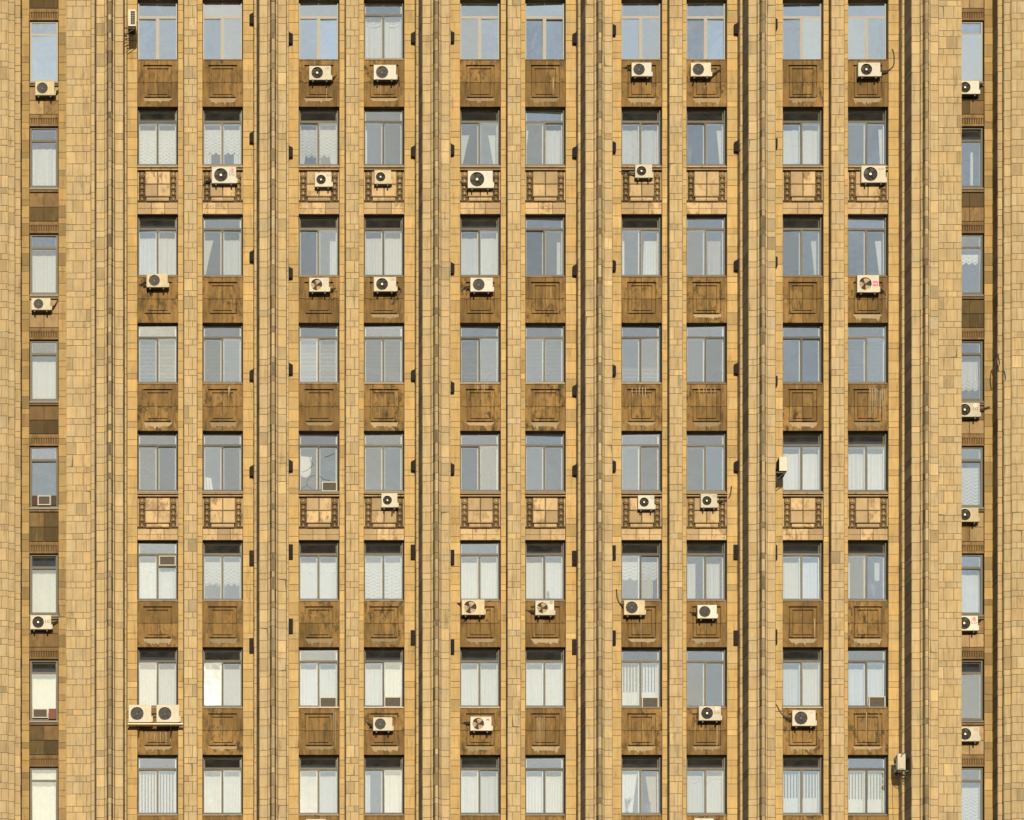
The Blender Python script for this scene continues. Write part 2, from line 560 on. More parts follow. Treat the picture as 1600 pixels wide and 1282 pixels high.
def text_mesh(s, size, mat):
    k = (s, size, mat)
    if k not in _txt:
        cu = bpy.data.curves.new('lettering', 'FONT')
        cu.body = s
        cu.size = size
        cu.extrude = 0.001
        cu.align_x = 'CENTER'
        cu.align_y = 'CENTER'
        ob = bpy.data.objects.new('lettering', cu)
        COL.objects.link(ob)
        dg = bpy.context.evaluated_depsgraph_get()
        me = bpy.data.meshes.new_from_object(ob.evaluated_get(dg))
        bpy.data.objects.remove(ob)
        bpy.data.curves.remove(cu)
        me.materials.clear()
        me.materials.append(M[mat])
        _txt[k] = me
    return _txt[k]


# ------------------------------------------------------------------ ground
g = MB()
g.quad((-1500, -1500, 0), (1500, -1500, 0), (1500, 1500, 0), (-1500, 1500, 0))
ground = add('ground', g.mesh('ground', ['asphalt']))
ground['kind'] = 'structure'

# ------------------------------------------------------------------ the building: plan of the facade
building = empty('office_building')
tag(building, 'tall tan stone office building with deep vertical piers between its window columns', 'building')

PITCH = 252.1
WIN_ODD = [(214.6 + PITCH * i, 278.2 + PITCH * i) for i in range(5)]
WIN_EVEN = [(316.4 + PITCH * i, 379.7 + PITCH * i) for i in range(5)]
PIER = [171.3 + PITCH * i for i in range(6)]
WIN_L, WIN_R = (44.4, 90.6), (1511.8, 1557.1)
Z_A, Z_P, Z_B, Z_C = 0.0, 0.46, 0.60, 1.67
Z_E = -2.2                    # recessed end bays
Z_SP, Z_W = -0.10, -0.34      # spandrels, window frames

Y_TOP, Y_BOT = -75.0, 1350.0   # clad range, in photograph rows

# courses: short, tall, short, tall, tall
S_H, T_H = 9.2, 19.05
PER = 2 * S_H + 3 * T_H
courses = []
y = 583.75 - PER * 9
k = 0
while y < Y_BOT:
    for q, h in enumerate((S_H, T_H, S_H, T_H, T_H)):
        if y + h > Y_TOP and y < Y_BOT:
            courses.append((y, y + h, h, k * 5 + q))
        y += h
    k += 1

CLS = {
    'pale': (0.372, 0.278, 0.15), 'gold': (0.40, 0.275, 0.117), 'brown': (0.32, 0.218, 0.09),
    'wing': (0.35, 0.263, 0.143), 'soot': (0.20, 0.15, 0.08), 'rib': (0.30, 0.23, 0.132), 'dark': (0.17, 0.13, 0.073),  # pier flanks: sooty stone, darkened further to hold their shade
}


def tint(cls, r):
    b = CLS[cls]
    v = r.gauss(1.0, 0.034 if cls in ('pale', 'wing') else 0.05)
    u = r.random()
    if u < (0.04 if cls in ('pale', 'wing') else 0.08):
        v *= r.uniform(0.78, 0.92)
    elif u > 0.93:
        v *= r.uniform(1.06, 1.16)
    w = r.gauss(0, 0.02)
    if cls in ('pale', 'wing') and r.random() < 0.018:
        v *= r.uniform(0.74, 0.86)
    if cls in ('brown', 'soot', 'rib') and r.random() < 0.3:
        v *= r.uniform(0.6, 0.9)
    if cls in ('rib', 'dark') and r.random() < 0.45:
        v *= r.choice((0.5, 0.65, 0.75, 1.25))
    v = max(0.4, min(1.3, v))
    return (b[0] * v * (1 + w), b[1] * v, b[2] * v * (1 - 1.7 * w))


# plan polyline: (column, relief) runs, each with the class of its cladding; None = no cladding
runs = []


def run(pts, names):
    runs.append((pts, names))


def pier_pts(c, left, right):
    """plan of one deep pier; left/right: outermost columns and relief beside it"""
    g, q = 1.05, 0.16        # open joints between the mouldings: width in columns, depth
    p = [(left[0] - g, left[1]), (left[0] - g, left[1] - q), (left[0], left[1] - q), (left[0], Z_B), (c - 22.3 - g, Z_B), (c - 22.3 - g, Z_B - q), (c - 22.3, Z_B - q),
         (c - 22.3, Z_B), (c - 20.5, Z_C), (c - 7.0 - g, Z_C), (c - 7.0 - g, Z_C - q), (c - 7.0, Z_C - q), (c - 7.0, Z_C + 0.12), (c - 4.5, Z_C + 0.12),
         (c - 2.2, Z_C + 0.34), (c + 2.2, Z_C + 0.34), (c + 4.5, Z_C + 0.12), (c + 7.0, Z_C + 0.12), (c + 7.0, Z_C - q), (c + 7.0 + g, Z_C - q), (c + 7.0 + g, Z_C), (c + 20.5, Z_C),
         (c + 22.3, Z_B), (c + 22.3, Z_B - q), (c + 22.3 + g, Z_B - q), (c + 22.3 + g, Z_B), (right[0], Z_B), (right[0], right[1] - q), (right[0] + g, right[1] - q), (right[0] + g, right[1])]
    n = [None, None, 'pale', 'pale', None, None, None, 'soot', 'pale', None, None, 'pale', 'pale', 'dark', 'rib', 'dark', 'pale', None, None, None, 'pale',  # 'dark' puts shade into the sooty colour of the rib's steep faces
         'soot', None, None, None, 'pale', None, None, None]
    return p, n
    n = ['pale', 'pale', 'soot', 'pale', 'pale', 'pale', 'dark', 'rib', 'dark', 'pale', 'pale', 'pale', 'soot', 'pale', 'pale']
    return p, n


R_IN = -0.62   # how far reveals go in
# left wing and left end bay
run([(-70, -0.83), (11.8, -0.83), (11.8, -0.98), (21.7, -0.98), (21.7, -1.28), (30.8, -1.28), (30.8, Z_E), (WIN_L[0], Z_E), (WIN_L[0], Z_E + R_IN)],
    ['wing', 'wing', 'wing', 'wing', 'wing', 'brown', 'brown', None])
P0, N0 = pier_pts(PIER[0], (PIER[0] - 28.4, 0.40), (PIER[0] + 26.5, Z_A))
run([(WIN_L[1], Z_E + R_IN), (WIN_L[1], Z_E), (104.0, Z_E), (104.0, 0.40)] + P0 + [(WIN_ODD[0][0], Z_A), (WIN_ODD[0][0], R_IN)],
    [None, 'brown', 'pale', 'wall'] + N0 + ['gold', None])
for i in range(5):
    a, b = WIN_ODD[i][1], WIN_EVEN[i][0]
    c = (a + b) / 2
    g_ = 1.05
    run([(a, R_IN), (a, Z_A), (c - 9.9 - g_, Z_A), (c - 9.9 - g_, -0.12), (c - 9.9, -0.12), (c - 9.9, Z_A), (c - 9.9, Z_P), (c + 9.9, Z_P), (c + 9.9, Z_A), (c + 9.9, -0.12), (c + 9.9 + g_, -0.12), (c + 9.9 + g_, Z_A), (b, Z_A), (b, R_IN)],
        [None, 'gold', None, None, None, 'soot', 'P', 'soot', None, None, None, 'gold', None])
    if i < 4:
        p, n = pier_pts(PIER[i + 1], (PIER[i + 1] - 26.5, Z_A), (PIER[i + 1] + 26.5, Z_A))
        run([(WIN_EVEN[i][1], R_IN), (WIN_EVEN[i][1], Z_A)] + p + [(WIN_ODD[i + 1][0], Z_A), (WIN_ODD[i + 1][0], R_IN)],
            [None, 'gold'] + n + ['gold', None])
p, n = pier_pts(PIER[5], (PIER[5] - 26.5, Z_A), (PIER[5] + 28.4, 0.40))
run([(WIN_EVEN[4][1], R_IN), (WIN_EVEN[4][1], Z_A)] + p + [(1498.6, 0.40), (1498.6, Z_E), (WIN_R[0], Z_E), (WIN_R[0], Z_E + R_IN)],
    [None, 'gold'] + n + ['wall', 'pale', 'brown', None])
run([(WIN_R[1], Z_E + R_IN), (WIN_R[1], Z_E), (1570.5, Z_E), (1570.5, -1.28), (1577.8, -1.28), (1577.8, -0.98), (1588.4, -0.98), (1588.4, -0.83), (1680, -0.83)],
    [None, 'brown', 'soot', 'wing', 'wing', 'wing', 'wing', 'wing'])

# tiles with a mark of their own in the photograph: (column, row, what)
SPECIAL = [(1206, 508, 'missing'), (1459, 508, 'missing'), (1460, 320, 'light'), (1460, 80, 'light'), (441, 118, 'light'), (441, 760, 'light'),
           (951, 385, 'light'), (951, 440, 'light'), (159, 437, 'soot'), (159, 555, 'soot'), (159, 905, 'soot'), (1110 + 68, 610, 'missing2'),
           (697, 228, 'light'), (697, 256, 'light'), (1432, 1000, 'light'), (1459, 727, 'light'), (1460, 830, 'soot'), (187, 1215, 'light'), (158, 1212, 'light'),
           (426, 350, 'missing'), (426, 335, 'missing'), (683, 745, 'missing'), (683, 760, 'missing'), (938, 755, 'missing'), (938, 800, 'missing'),
           (1447, 255, 'missing'), (1447, 335, 'missing'), (1447, 360, 'missing'), (1193, 850, 'missing'), (1193, 880, 'missing'), (1193, 265, 'missing'),
           (171, 435, 'missing'), (1448, 1020, 'missing'), (1030, 710, 'soot'), (1480, 690, 'soot'), (105, 560, 'soot')]

core = MB()
clad = MB()
patches = MB()
solo = []          # candidates for tiles that are objects of their own
JO = 0.0068         # half a joint
TH = 0.016         # how far a tile stands proud of its bed
rt = random.Random(5)


def bond(w_px, kind, course):
    """vertical joints inside a run, as fractions"""
    if kind == 'P':
        return [0.345] if course % 2 else [0.66]
    if kind == 'wall':
        return [0.395, 0.82] if course % 2 else [0.265, 0.68]
    if kind == 'wing' and w_px > 30:
        off = 0.0 if course % 2 else 0.5
        n = w_px / 15.8
        return [(i + off) / n for i in range(0 if off else 1, int(n) + 1) if 0.04 < (i + off) / n < 0.97]
    return []


for pts, names in runs:
    for (a, b, nm) in zip(pts[:-1], pts[1:], names):
        p0 = Vector((X(a[0]), -a[1], 0))
        p1 = Vector((X(b[0]), -b[1], 0))
        d = p1 - p0
        ln = d.length
        if ln < 1e-6:
            continue
        u = d / ln
        nrm = Vector((u.y, -u.x, 0))
        zb, zt = Z(Y_BOT), Z(Y_TOP)
        core.quad((p0.x, p0.y, zb), (p1.x, p1.y, zb), (p1.x, p1.y, zt), (p0.x, p0.y, zt), 0)
        core.quad((p0.x, p0.y, 0), (p1.x, p1.y, 0), (p1.x, p1.y, zb), (p0.x, p0.y, zb), 1 if nm else 0)
        core.quad((p0.x, p0.y, zt), (p1.x, p1.y, zt), (p1.x, p1.y, zt + 6), (p0.x, p0.y, zt + 6), 1 if nm else 0)
        if nm is None:
            continue
        wpx = abs(b[0] - a[0])
        frontal = abs(u.x) > 0.9
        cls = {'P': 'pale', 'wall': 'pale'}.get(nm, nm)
        for (ya, yb, h, ci) in courses:
            fr = [0.0] + bond(wpx, nm, ci) + [1.0]
            for f0, f1 in zip(fr[:-1], fr[1:]):
                s0 = f0 * ln + (JO if f0 > 0 else 0.004)
                s1 = f1 * ln - (JO if f1 < 1 else 0.004)
                if s1 - s0 < 0.01:
                    continue
                z1, z0 = Z(ya) - JO * rt.uniform(0.7, 1.2), Z(yb) + JO * rt.uniform(0.7, 1.2)
                th = TH + rt.uniform(-0.004, 0.005)
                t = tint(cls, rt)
                what = None
                if frontal:
                    relief = (a[1] + b[1]) / 2
                    for (sx, sy, w) in SPECIAL:
                        q = ux(sx, relief)
                        if a[0] + (b[0] - a[0]) * f0 <= q <= a[0] + (b[0] - a[0]) * f1 and ya <= uy(sy, relief) <= yb:
                            what = w
                if what == 'missing':
                    # the tile is gone: a rough bed with smears of mortar
                    o = 0.003
                    patches.quad(*[tuple(p0 + u * s + nrm * o + Vector((0, 0, z))) for s, z in ((s0, z0), (s1, z0), (s1, z1), (s0, z1))])
                    for _ in range(4):
                        c0, c1 = sorted((rt.uniform(s0, s1), rt.uniform(s0, s1)))
                        e0, e1 = sorted((rt.uniform(z0, z1), rt.uniform(z0, z1)))
                        patches.quad(*[tuple(p0 + u * s + nrm * rt.uniform(0.006, 0.02) + Vector((0, 0, z))) for s, z in ((c0, e0), (c1, e0 + 0.02), (c1, e1), (c0, e1))])
                    continue
                if what == 'light':
                    t = tuple(min(0.72, c * 1.22) for c in CLS['pale'])
                    th -= 0.008
                elif what == 'soot':
                    t = tuple(c * 0.75 for c in CLS['pale'])
                if frontal and what is None and h > 12 and 0 < (ya + yb) / 2 < 1282:
                    solo.append(((s1 - s0) * (z1 - z0), p0 + u * s0, s1 - s0, z0, z1 - z0, th, t))
                    key = len(clad.f)
                    solo[-1] = solo[-1] + (len(clad.v), key)
                j = [rt.uniform(-0.0015, 0.0015) for _ in range(8)]
                tl = rt.gauss(0, 0.0022)
                base = [(s0 + j[0], z0 + j[1]), (s1 + j[2], z0 + j[3]), (s1 + j[4], z1 + j[5]), (s0 + j[6], z1 + j[7])]
                top = [(s0 + 0.003, z0 + 0.003), (s1 - 0.003, z0 + 0.003), (s1 - 0.003, z1 - 0.003), (s0 + 0.003, z1 - 0.003)]
                if rt.random() < 0.02 and h > 12 and s1 - s0 > 0.2:
                    # a knocked-off corner
                    kq = rt.randrange(4)
                    cs, cz = rt.uniform(0.015, 0.05), rt.uniform(0.015, 0.05)
                    sg = (1 if kq in (0, 3) else -1, 1 if kq in (0, 1) else -1)
                    top[kq] = (top[kq][0] + sg[0] * cs, top[kq][1] + sg[1] * cz)
                    base[kq] = (base[kq][0] + sg[0] * cs * 0.9, base[kq][1] + sg[1] * cz * 0.9)
                B = [tuple(p0 + u * s + Vector((0, 0, z))) for s, z in base]
                Tp = [tuple(p0 + u * s + nrm * (th + (tl if i in (0, 1) else -tl)) + Vector((0, 0, z))) for i, (s, z) in enumerate(top)]
                clad.quad(*Tp, tint=t)
                for i in range(4):
                    q = (i + 1) % 4
                    clad.quad(B[i], B[q], Tp[q], Tp[i], tint=t)

# the 300 tiles that show largest become objects, the rest stays one part
solo.sort(key=lambda r: -r[0])
pick = solo[:300]
drop = set()
for r in pick:
    for i in range(5):
        drop.add(r[8] + i)
keep = MB()
for fi, f in enumerate(clad.f):
    if fi in drop:
        continue
    keep.quad(*[clad.v[i] for i in f], tint=clad.t[fi])
stuff = add('tile_cladding', keep.mesh('tile_cladding', ['tile_attr']), building)
stuff['kind'] = 'stuff'
_tm = {}
for (_a, p, w, z0, h, th, t, _v, _f) in pick:
    key = (round(w, 2), round(h, 2))
    if key not in _tm:
        m_ = MB()
        m_.cbox(0, key[0], -TH, 0, 0, key[1], 0.003)
        _tm[key] = m_.mesh('tile', ['tile_obj'])
    o = add('tile', _tm[key], building, (p.x, p.y, z0), (0, 0, rt.gauss(0, 0.002)))
    o.color = (*t, 1)
wall = add('wall', core.mesh('wall', ['mortar', 'lower']), building)
if patches.f:
    add('bare_bed', patches.mesh('bare_bed', ['fresh']), building)['kind'] = 'stuff'

# ------------------------------------------------------------------ rows
ROW_TOP = [4, 171, 338.5, 508, 676.5, 847, 1014, 1182]
ROW_BOT = [97, 262.5, 435.5, 602.5, 771.5, 941.5, 1108.5, 1276]
END_TOP = [34, 199.5, 366.5, 532.5, 698.5, 866.5, 1031.5, 1199.5]
rows = [(Z(uy(t, Z_W)), Z(uy(b, Z_W))) for t, b in zip(ROW_TOP, ROW_BOT)]                 # (head, sill) of the main windows
ends = [(Z(uy(t, Z_E - 0.2)), Z(uy(t + 94.5, Z_E - 0.2))) for t in END_TOP]

# rooms behind: slabs and a back wall
rm = MB()
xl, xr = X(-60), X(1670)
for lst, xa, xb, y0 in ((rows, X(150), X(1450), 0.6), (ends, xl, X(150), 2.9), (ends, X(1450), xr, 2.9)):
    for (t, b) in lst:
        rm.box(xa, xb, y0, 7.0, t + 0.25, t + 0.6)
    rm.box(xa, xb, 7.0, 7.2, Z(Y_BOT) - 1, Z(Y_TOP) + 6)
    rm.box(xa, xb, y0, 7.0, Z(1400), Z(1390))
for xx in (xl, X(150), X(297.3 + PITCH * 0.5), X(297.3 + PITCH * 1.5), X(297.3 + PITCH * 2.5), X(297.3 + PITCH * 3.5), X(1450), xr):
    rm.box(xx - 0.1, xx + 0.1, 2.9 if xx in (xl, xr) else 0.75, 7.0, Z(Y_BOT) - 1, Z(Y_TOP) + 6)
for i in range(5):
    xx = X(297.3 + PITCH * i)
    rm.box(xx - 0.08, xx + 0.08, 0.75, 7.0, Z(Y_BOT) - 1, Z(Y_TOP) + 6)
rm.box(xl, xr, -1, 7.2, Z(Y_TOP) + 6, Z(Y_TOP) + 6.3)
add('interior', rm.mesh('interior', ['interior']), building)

# ------------------------------------------------------------------ windows
_wm = {}


def frame_mesh(kind, w, h):
    """outer frame, local origin at lower left of the opening, front at y=0, inwards +y"""
    k = (kind, round(w, 3), round(h, 3))
    if k in _wm:
        return _wm[k]
    m = MB()
    px = 1 / PXM
    if kind == 'new':
        fs, tb, tp, ml = 1.7 * px, 21.8 * px, 25.8 * px, 4.6 * px
        bot = 2.2 * px
    elif kind in ('end', 'endnew'):
        fs, tb, tp, ml = 2.8 * px, 19.5 * px, 23.0 * px, 0
        bot = 3.0 * px
    else:
        fs, tb, tp, ml = 1.6 * px, 18.3 * px, 21.4 * px, 2.2 * px
        bot = 1.9 * px
    dp = 0.07
    e = 0.0
    m.box(0, fs, e, dp, 0, h)
    m.box(w - fs, w, e, dp, 0, h)
    m.box(fs, w - fs, 0.002, dp, h - fs, h - 0.001)
    m.box(fs, w - fs, 0.002, dp, 0.001, bot)
    m.box(fs, w - fs, -0.008, dp, h - tp, h - tb)
    if ml:
        m.box(w / 2 - ml / 2, w / 2 + ml / 2, -0.005, dp, bot, h - tp)
    # sash lips
    l = 0.55 * px
    cells = [(fs, w - fs, h - tb, h - fs)]
    if ml:
        cells += [(fs, w / 2 - ml / 2, bot, h - tp), (w / 2 + ml / 2, w - fs, bot, h - tp)]
    else:
        cells += [(fs, w - fs, bot, h - tp)]
    for (a, b, c, d) in cells[(0 if kind == 'new' else 1):]:
        y0, y1 = 0.014, 0.055
        m.box(a, a + l, y0, y1, c, d)
        m.box(b - l, b, y0, y1, c, d)
        m.box(a + l, b - l, y0 + .001, y1, c, c + l)
        m.box(a + l, b - l, y0 + .001, y1, d - l, d)
    # lining of the reveal between the two sashes
    m.box(0, 0.012, dp + .001, 0.34, 0, h, 1)
    m.box(w - 0.012, w, dp + .001, 0.34, 0, h, 1)
    m.box(0.012, w - 0.012, dp + .001, 0.34, h - 0.012, h, 1)
    m.box(0.012, w - 0.012, dp + .001, 0.34, 0, 0.012, 1)
    fr = {'new': 'frame_new', 'endnew': 'frame_new', 'end': 'frame_end', 'old': 'frame_old'}[kind]
    _wm[k] = (m.mesh('window_frame', [fr, 'lining']), cells)
    return _wm[k]


_pm = {}


def pane_mesh(w, h, mat):
    k = (round(w, 3), round(h, 3), mat)
    if k not in _pm:
        m = MB()
        m.box(0, w, 0, 0.008, 0, h)
        _pm[k] = m.mesh('pane', [mat])
    return _pm[k]


_sm = {}


def simple(key, fn, name, mats, smooth=False):
    if key not in _sm:
        m = MB()
        fn(m)
        _sm[key] = m.mesh(name, mats, smooth)
    return _sm[key]


rw = random.Random(3)
RS = 1 / PXM


def window(x0, x1, zt, zb, yf, kind, open_top, sill_mat, sill_h=3.6):
    """one window: frame > panes, inner sash, sill"""
    sh = sill_h * RS
    w, h = x1 - x0, zt - zb - sh
    me, cells = frame_mesh(kind, w, h)
    o = add('window', me, building, (x0, yf, zb + sh))
    gm = 'glass_new' if kind in ('new', 'endnew') else 'glass_old'
    for ci, (a, b, c, d) in enumerate(cells):
        if ci == 0 and open_top:
            # hopper sash leaning into the room, hinged at its foot
            t = math.radians(rw.uniform(13, 20))

            def sash(m, a=a, b=b, c=c, d=d):
                l = 0.9 * RS
                W_, H_ = b - a - 0.01, d - c - 0.012
                m.box(0, l, 0, 0.03, 0, H_)
                m.box(W_ - l, W_, 0, 0.03, 0, H_)
                m.box(l, W_ - l, 0.001, 0.03, 0, l)
                m.box(l, W_ - l, 0.001, 0.03, H_ - l, H_)
            fm = 'frame_end' if kind == 'end' else 'frame_old'
            sm = simple(('sash', kind, round(b - a, 3), round(d - c, 3)), sash, 'transom_sash', [fm])
            add('transom_sash', sm, o, (a + 0.005, 0.03, c + 0.004), (-t, 0, 0))
            add('pane', pane_mesh(b - a - 0.03, d - c - 0.03, 'glass_open'), o, (a + 0.015, 0.043, c + 0.012), (-t, 0, 0))
            continue
        jx, jz = rw.gauss(0, 0.02), rw.gauss(0, 0.02)
        add('pane', pane_mesh(b - a - 0.004, d - c - 0.004, gm), o, (a + 0.002, 0.035, c + 0.002), (jx, 0, jz))
    if kind not in ('new', 'endnew'):
        def inner(m):
            l, y0, y1 = 3.4 * RS, 0.19, 0.23
            tpz = h - 21 * RS
            m.box(0.013, l, y0, y1, 0.013, h - 0.013)
            m.box(w - l, w - 0.013, y0, y1, 0.013, h - 0.013)
            m.box(l, w - l, y0 + .001, y1, 0.013, l)
            m.box(l, w - l, y0 + .001, y1, h - l, h - 0.013)
            m.box(l, w - l, y0 - .002, y1, tpz - 1.5 * RS, tpz + 1.5 * RS)
            if kind == 'old':
                m.box(w / 2 - 2.9 * RS, w / 2 + 2.9 * RS, y0 - .004, y1, l, tpz - 1.5 * RS)
        add('inner_sash', simple(('inner', kind, round(w, 3), round(h, 3)), inner, 'inner_sash', ['sash_white']), o)

    def sill(m):
        pr = 0.12 if kind in ('end', 'endnew') else 0.15
        # sloping metal tray with a drip lip
        W0, W1 = -0.8 * RS, w + 0.8 * RS
        prof = [(-pr, -sh * 0.35), (-pr, -sh), (-pr + 0.012, -sh), (-pr + 0.012, -sh * 0.55), (0.06, -sh * 0.2), (0.06, -0.001)]
        n = len(prof)
        b = len(m.v)
        for xx in (W0, W1):
            m.v += [(xx, p[0], p[1]) for p in prof]
        for i in range(n):
            j = (i + 1) % n
            m.f.append((b + i, b + j, b + n + j, b + n + i))
            m.mi.append(0)
            m.t.append(None)
        m.f += [tuple(b + i for i in range(n)), tuple(b + n + i for i in reversed(range(n)))]
        m.mi += [0, 0]
        m.t += [None, None]
    add('sill', simple(('sill', kind, round(w, 3), sill_mat), sill, 'sill', [sill_mat]), o)
    return o


OPEN = {2: (1, 2, 3, 5, 7, 8, 9, 10), 3: (1, 3, 4, 5, 7, 9), 5: (9, 10), 6: (2, 3, 4, 6, 7, 8, 9, 10), 7: (1, 2, 4, 5, 6, 9), 8: (2, 3, 4, 5, 7, 8, 9)}
LIGHT_SILL = {1: range(1, 11), 4: (4, 5, 6, 7), 7: (3, 4, 5, 9)}
COLX = {}
for i in range(5):
    COLX[2 * i + 1] = (X(WIN_ODD[i][0] + 1.0), X(WIN_ODD[i][1] - 1.0))
    COLX[2 * i + 2] = (X(WIN_EVEN[i][0] + 1.0), X(WIN_EVEN[i][1] - 1.0))
COLX[0] = (X(WIN_L[0] + 1), X(WIN_L[1] - 1))
COLX[11] = (X(WIN_R[0] + 1), X(WIN_R[1] - 1))
Y_W = -Z_W
Y_WE = -(Z_E - 0.2)
WIN = {}
for r in range(1, 9):
    for c in range(1, 11):
        kind = 'new' if r == 1 and c != 4 else 'old'
        WIN[c, r] = window(*COLX[c], *rows[r - 1], Y_W, kind, c in OPEN.get(r, ()), 'sill_light' if c in LIGHT_SILL.get(r, ()) else 'sill', 1.8 if kind == 'new' else 3.6)
    for c in (0, 11):
        op = (c == 0 and r in (6, 7)) or (c == 11 and r in (2, 7))
        WIN[c, r] = window(*COLX[c], ends[r - 1][0], ends[r - 1][1] - 4 * RS, Y_WE, 'endnew' if r == 1 else 'end', op, 'sill', 4.4)


# ------------------------------------------------------------------ spandrels
def relief(m, xs, zs, fh, mi=0):
    """stepped relief: cells between xs and zs, fh(cx, cz) = how far each stands towards the street"""
    H = [[fh((xs[i] + xs[i + 1]) / 2, (zs[j] + zs[j + 1]) / 2) for j in range(len(zs) - 1)] for i in range(len(xs) - 1)]
    nx, nz = len(xs) - 1, len(zs) - 1
    for i in range(nx):
        for j in range(nz):
            y_ = -H[i][j]
            m.quad((xs[i], y_, zs[j]), (xs[i + 1], y_, zs[j]), (xs[i + 1], y_, zs[j + 1]), (xs[i], y_, zs[j + 1]), mi)
            if i + 1 < nx and abs(H[i + 1][j] - H[i][j]) > 1e-6:
                m.quad((xs[i + 1], y_, zs[j]), (xs[i + 1], -H[i + 1][j], zs[j]), (xs[i + 1], -H[i + 1][j], zs[j + 1]), (xs[i + 1], y_, zs[j + 1]), mi)
            if j + 1 < nz and abs(H[i][j + 1] - H[i][j]) > 1e-6:
                m.quad((xs[i], y_, zs[j + 1]), (xs[i + 1], y_, zs[j + 1]), (xs[i + 1], -H[i][j + 1], zs[j + 1]), (xs[i], -H[i][j + 1], zs[j + 1]), mi)
    # outer skirts
    x0, x1, z0, z1 = xs[0], xs[-1], zs[0], zs[-1]
    for i in range(nx):
        for (zz, j) in ((z0, 0), (z1, nz - 1)):
            m.quad((xs[i], -H[i][j], zz), (xs[i + 1], -H[i][j], zz), (xs[i + 1], 0.05, zz), (xs[i], 0.05, zz), mi)
    for j in range(nz):
        for (xx, i) in ((x0, 0), (x1, nx - 1)):
            m.quad((xx, -H[i][j], zs[j]), (xx, -H[i][j], zs[j + 1]), (xx, 0.05, zs[j + 1]), (xx, 0.05, zs[j]), mi)


rsd = random.Random(21)
P_ = RS


def ragged_ledge(v):
    """pale strip of bare stone under the panel, its lower edge ragged with drips"""
    r = random.Random(100 + v)

    def f(m):
        w = 46 * P_
        n = 34
        top = [(-w / 2, 0), (w / 2, 0)]
        low = []
        base = r.uniform(3.6, 6.0) * P_
        drip = 0
        for i in range(n + 1):
            t = i / n
            if r.random() < 0.16:
                drip = r.uniform(1.5, 4.8) * P_
            else:
                drip *= 0.35
            e = min(1.0, min(t, 1 - t) * 9)
            low.append((w / 2 * 0.985 - t * w * 0.97, -(base * e + drip + r.uniform(0, 0.8) * P_)))
        m.poly([(-w / 2, -0.6 * P_), (-w / 2 + 1.5 * P_, 0.0)] + [(w / 2 - 1.5 * P_, 0.0), (w / 2, -0.6 * P_)] + low, -0.012, 0.0)
    return f


def spandrel_panel(x0, x1, zt, zb, var):
    w, h = x1 - x0, zt - zb
    o = add('spandrel', simple(('spb', round(w, 3), round(h, 3)), lambda m: m.box(0, w, 0.09, 0.5, 0, h), 'spandrel', ['panel_back']), building, (x0, -Z_SP, zb))
    # four stones, each a quarter of the coffered panel
    mx = w / 2
    top = h - 1.5 * P_
    g_ = 0.35 * P_
    X1a, X1b = mx - 22.5 * P_, mx + 22.5 * P_
    X2a, X2b = mx - 15 * P_, mx + 15 * P_
    zmid = h * 0.515
    Z1a, Z1b = 13.5 * P_, top - 7.5 * P_
    Z2a, Z2b = 20 * P_, top - 14 * P_
    eps = 2.0 * P_

    e2 = 1.4 * P_

    def fh(cx, cz):
        if X2a < cx < X2b and Z2a < cz < Z2b:
            return 0.0
        if X2a - e2 < cx < X2b + e2 and Z2a - e2 < cz < Z2b + e2:
            return -0.075
        if X1a + eps < cx < X1b - eps and Z1a + eps < cz < Z1b - eps:
            return 0.012
        if X1a < cx < X1b and Z1a < cz < Z1b:
            return -0.085
        return 0.03
    for qi, (xa, xb, za, zb_) in enumerate(((0.004, mx - g_, 0.0, zmid - g_), (mx + g_, w - 0.004, 0.0, zmid - g_), (0.004, mx - g_, zmid + g_, top), (mx + g_, w - 0.004, zmid + g_, top))):
        def f(m, xa=xa, xb=xb, za=za, zb_=zb_):
            xs = sorted({xa, xb, *[q for q in (X1a, X1a + eps, X2a - e2, X2a, X2b, X2b + e2, X1b - eps, X1b) if xa < q < xb]})
            zs = sorted({za, zb_, *[q for q in (Z1a, Z1a + eps, Z2a - e2, Z2a, Z2b, Z2b + e2, Z1b - eps, Z1b) if za < q < zb_]})
            relief(m, xs, zs, fh)
        add('stone', simple(('sps', qi, round(w, 3), round(h, 3)), f, 'stone', ['panel']), o)
    if var is not None:
        add('ledge', simple(('ledge', var), ragged_ledge(var), 'ledge', ['bare']), o, (mx + rsd.uniform(-1, 1) * P_, -0.0315, 12.6 * P_))
    # fillet under the sill
    add('fillet', simple(('fil', round(w, 3)), lambda m: m.cbox(0.01, w - 0.01, -0.055, 0.03, -1.0 * P_, 0.6 * P_, 0.006), 'fillet', ['panel']), o, (0, 0, h - 1.0 * P_))
    return o


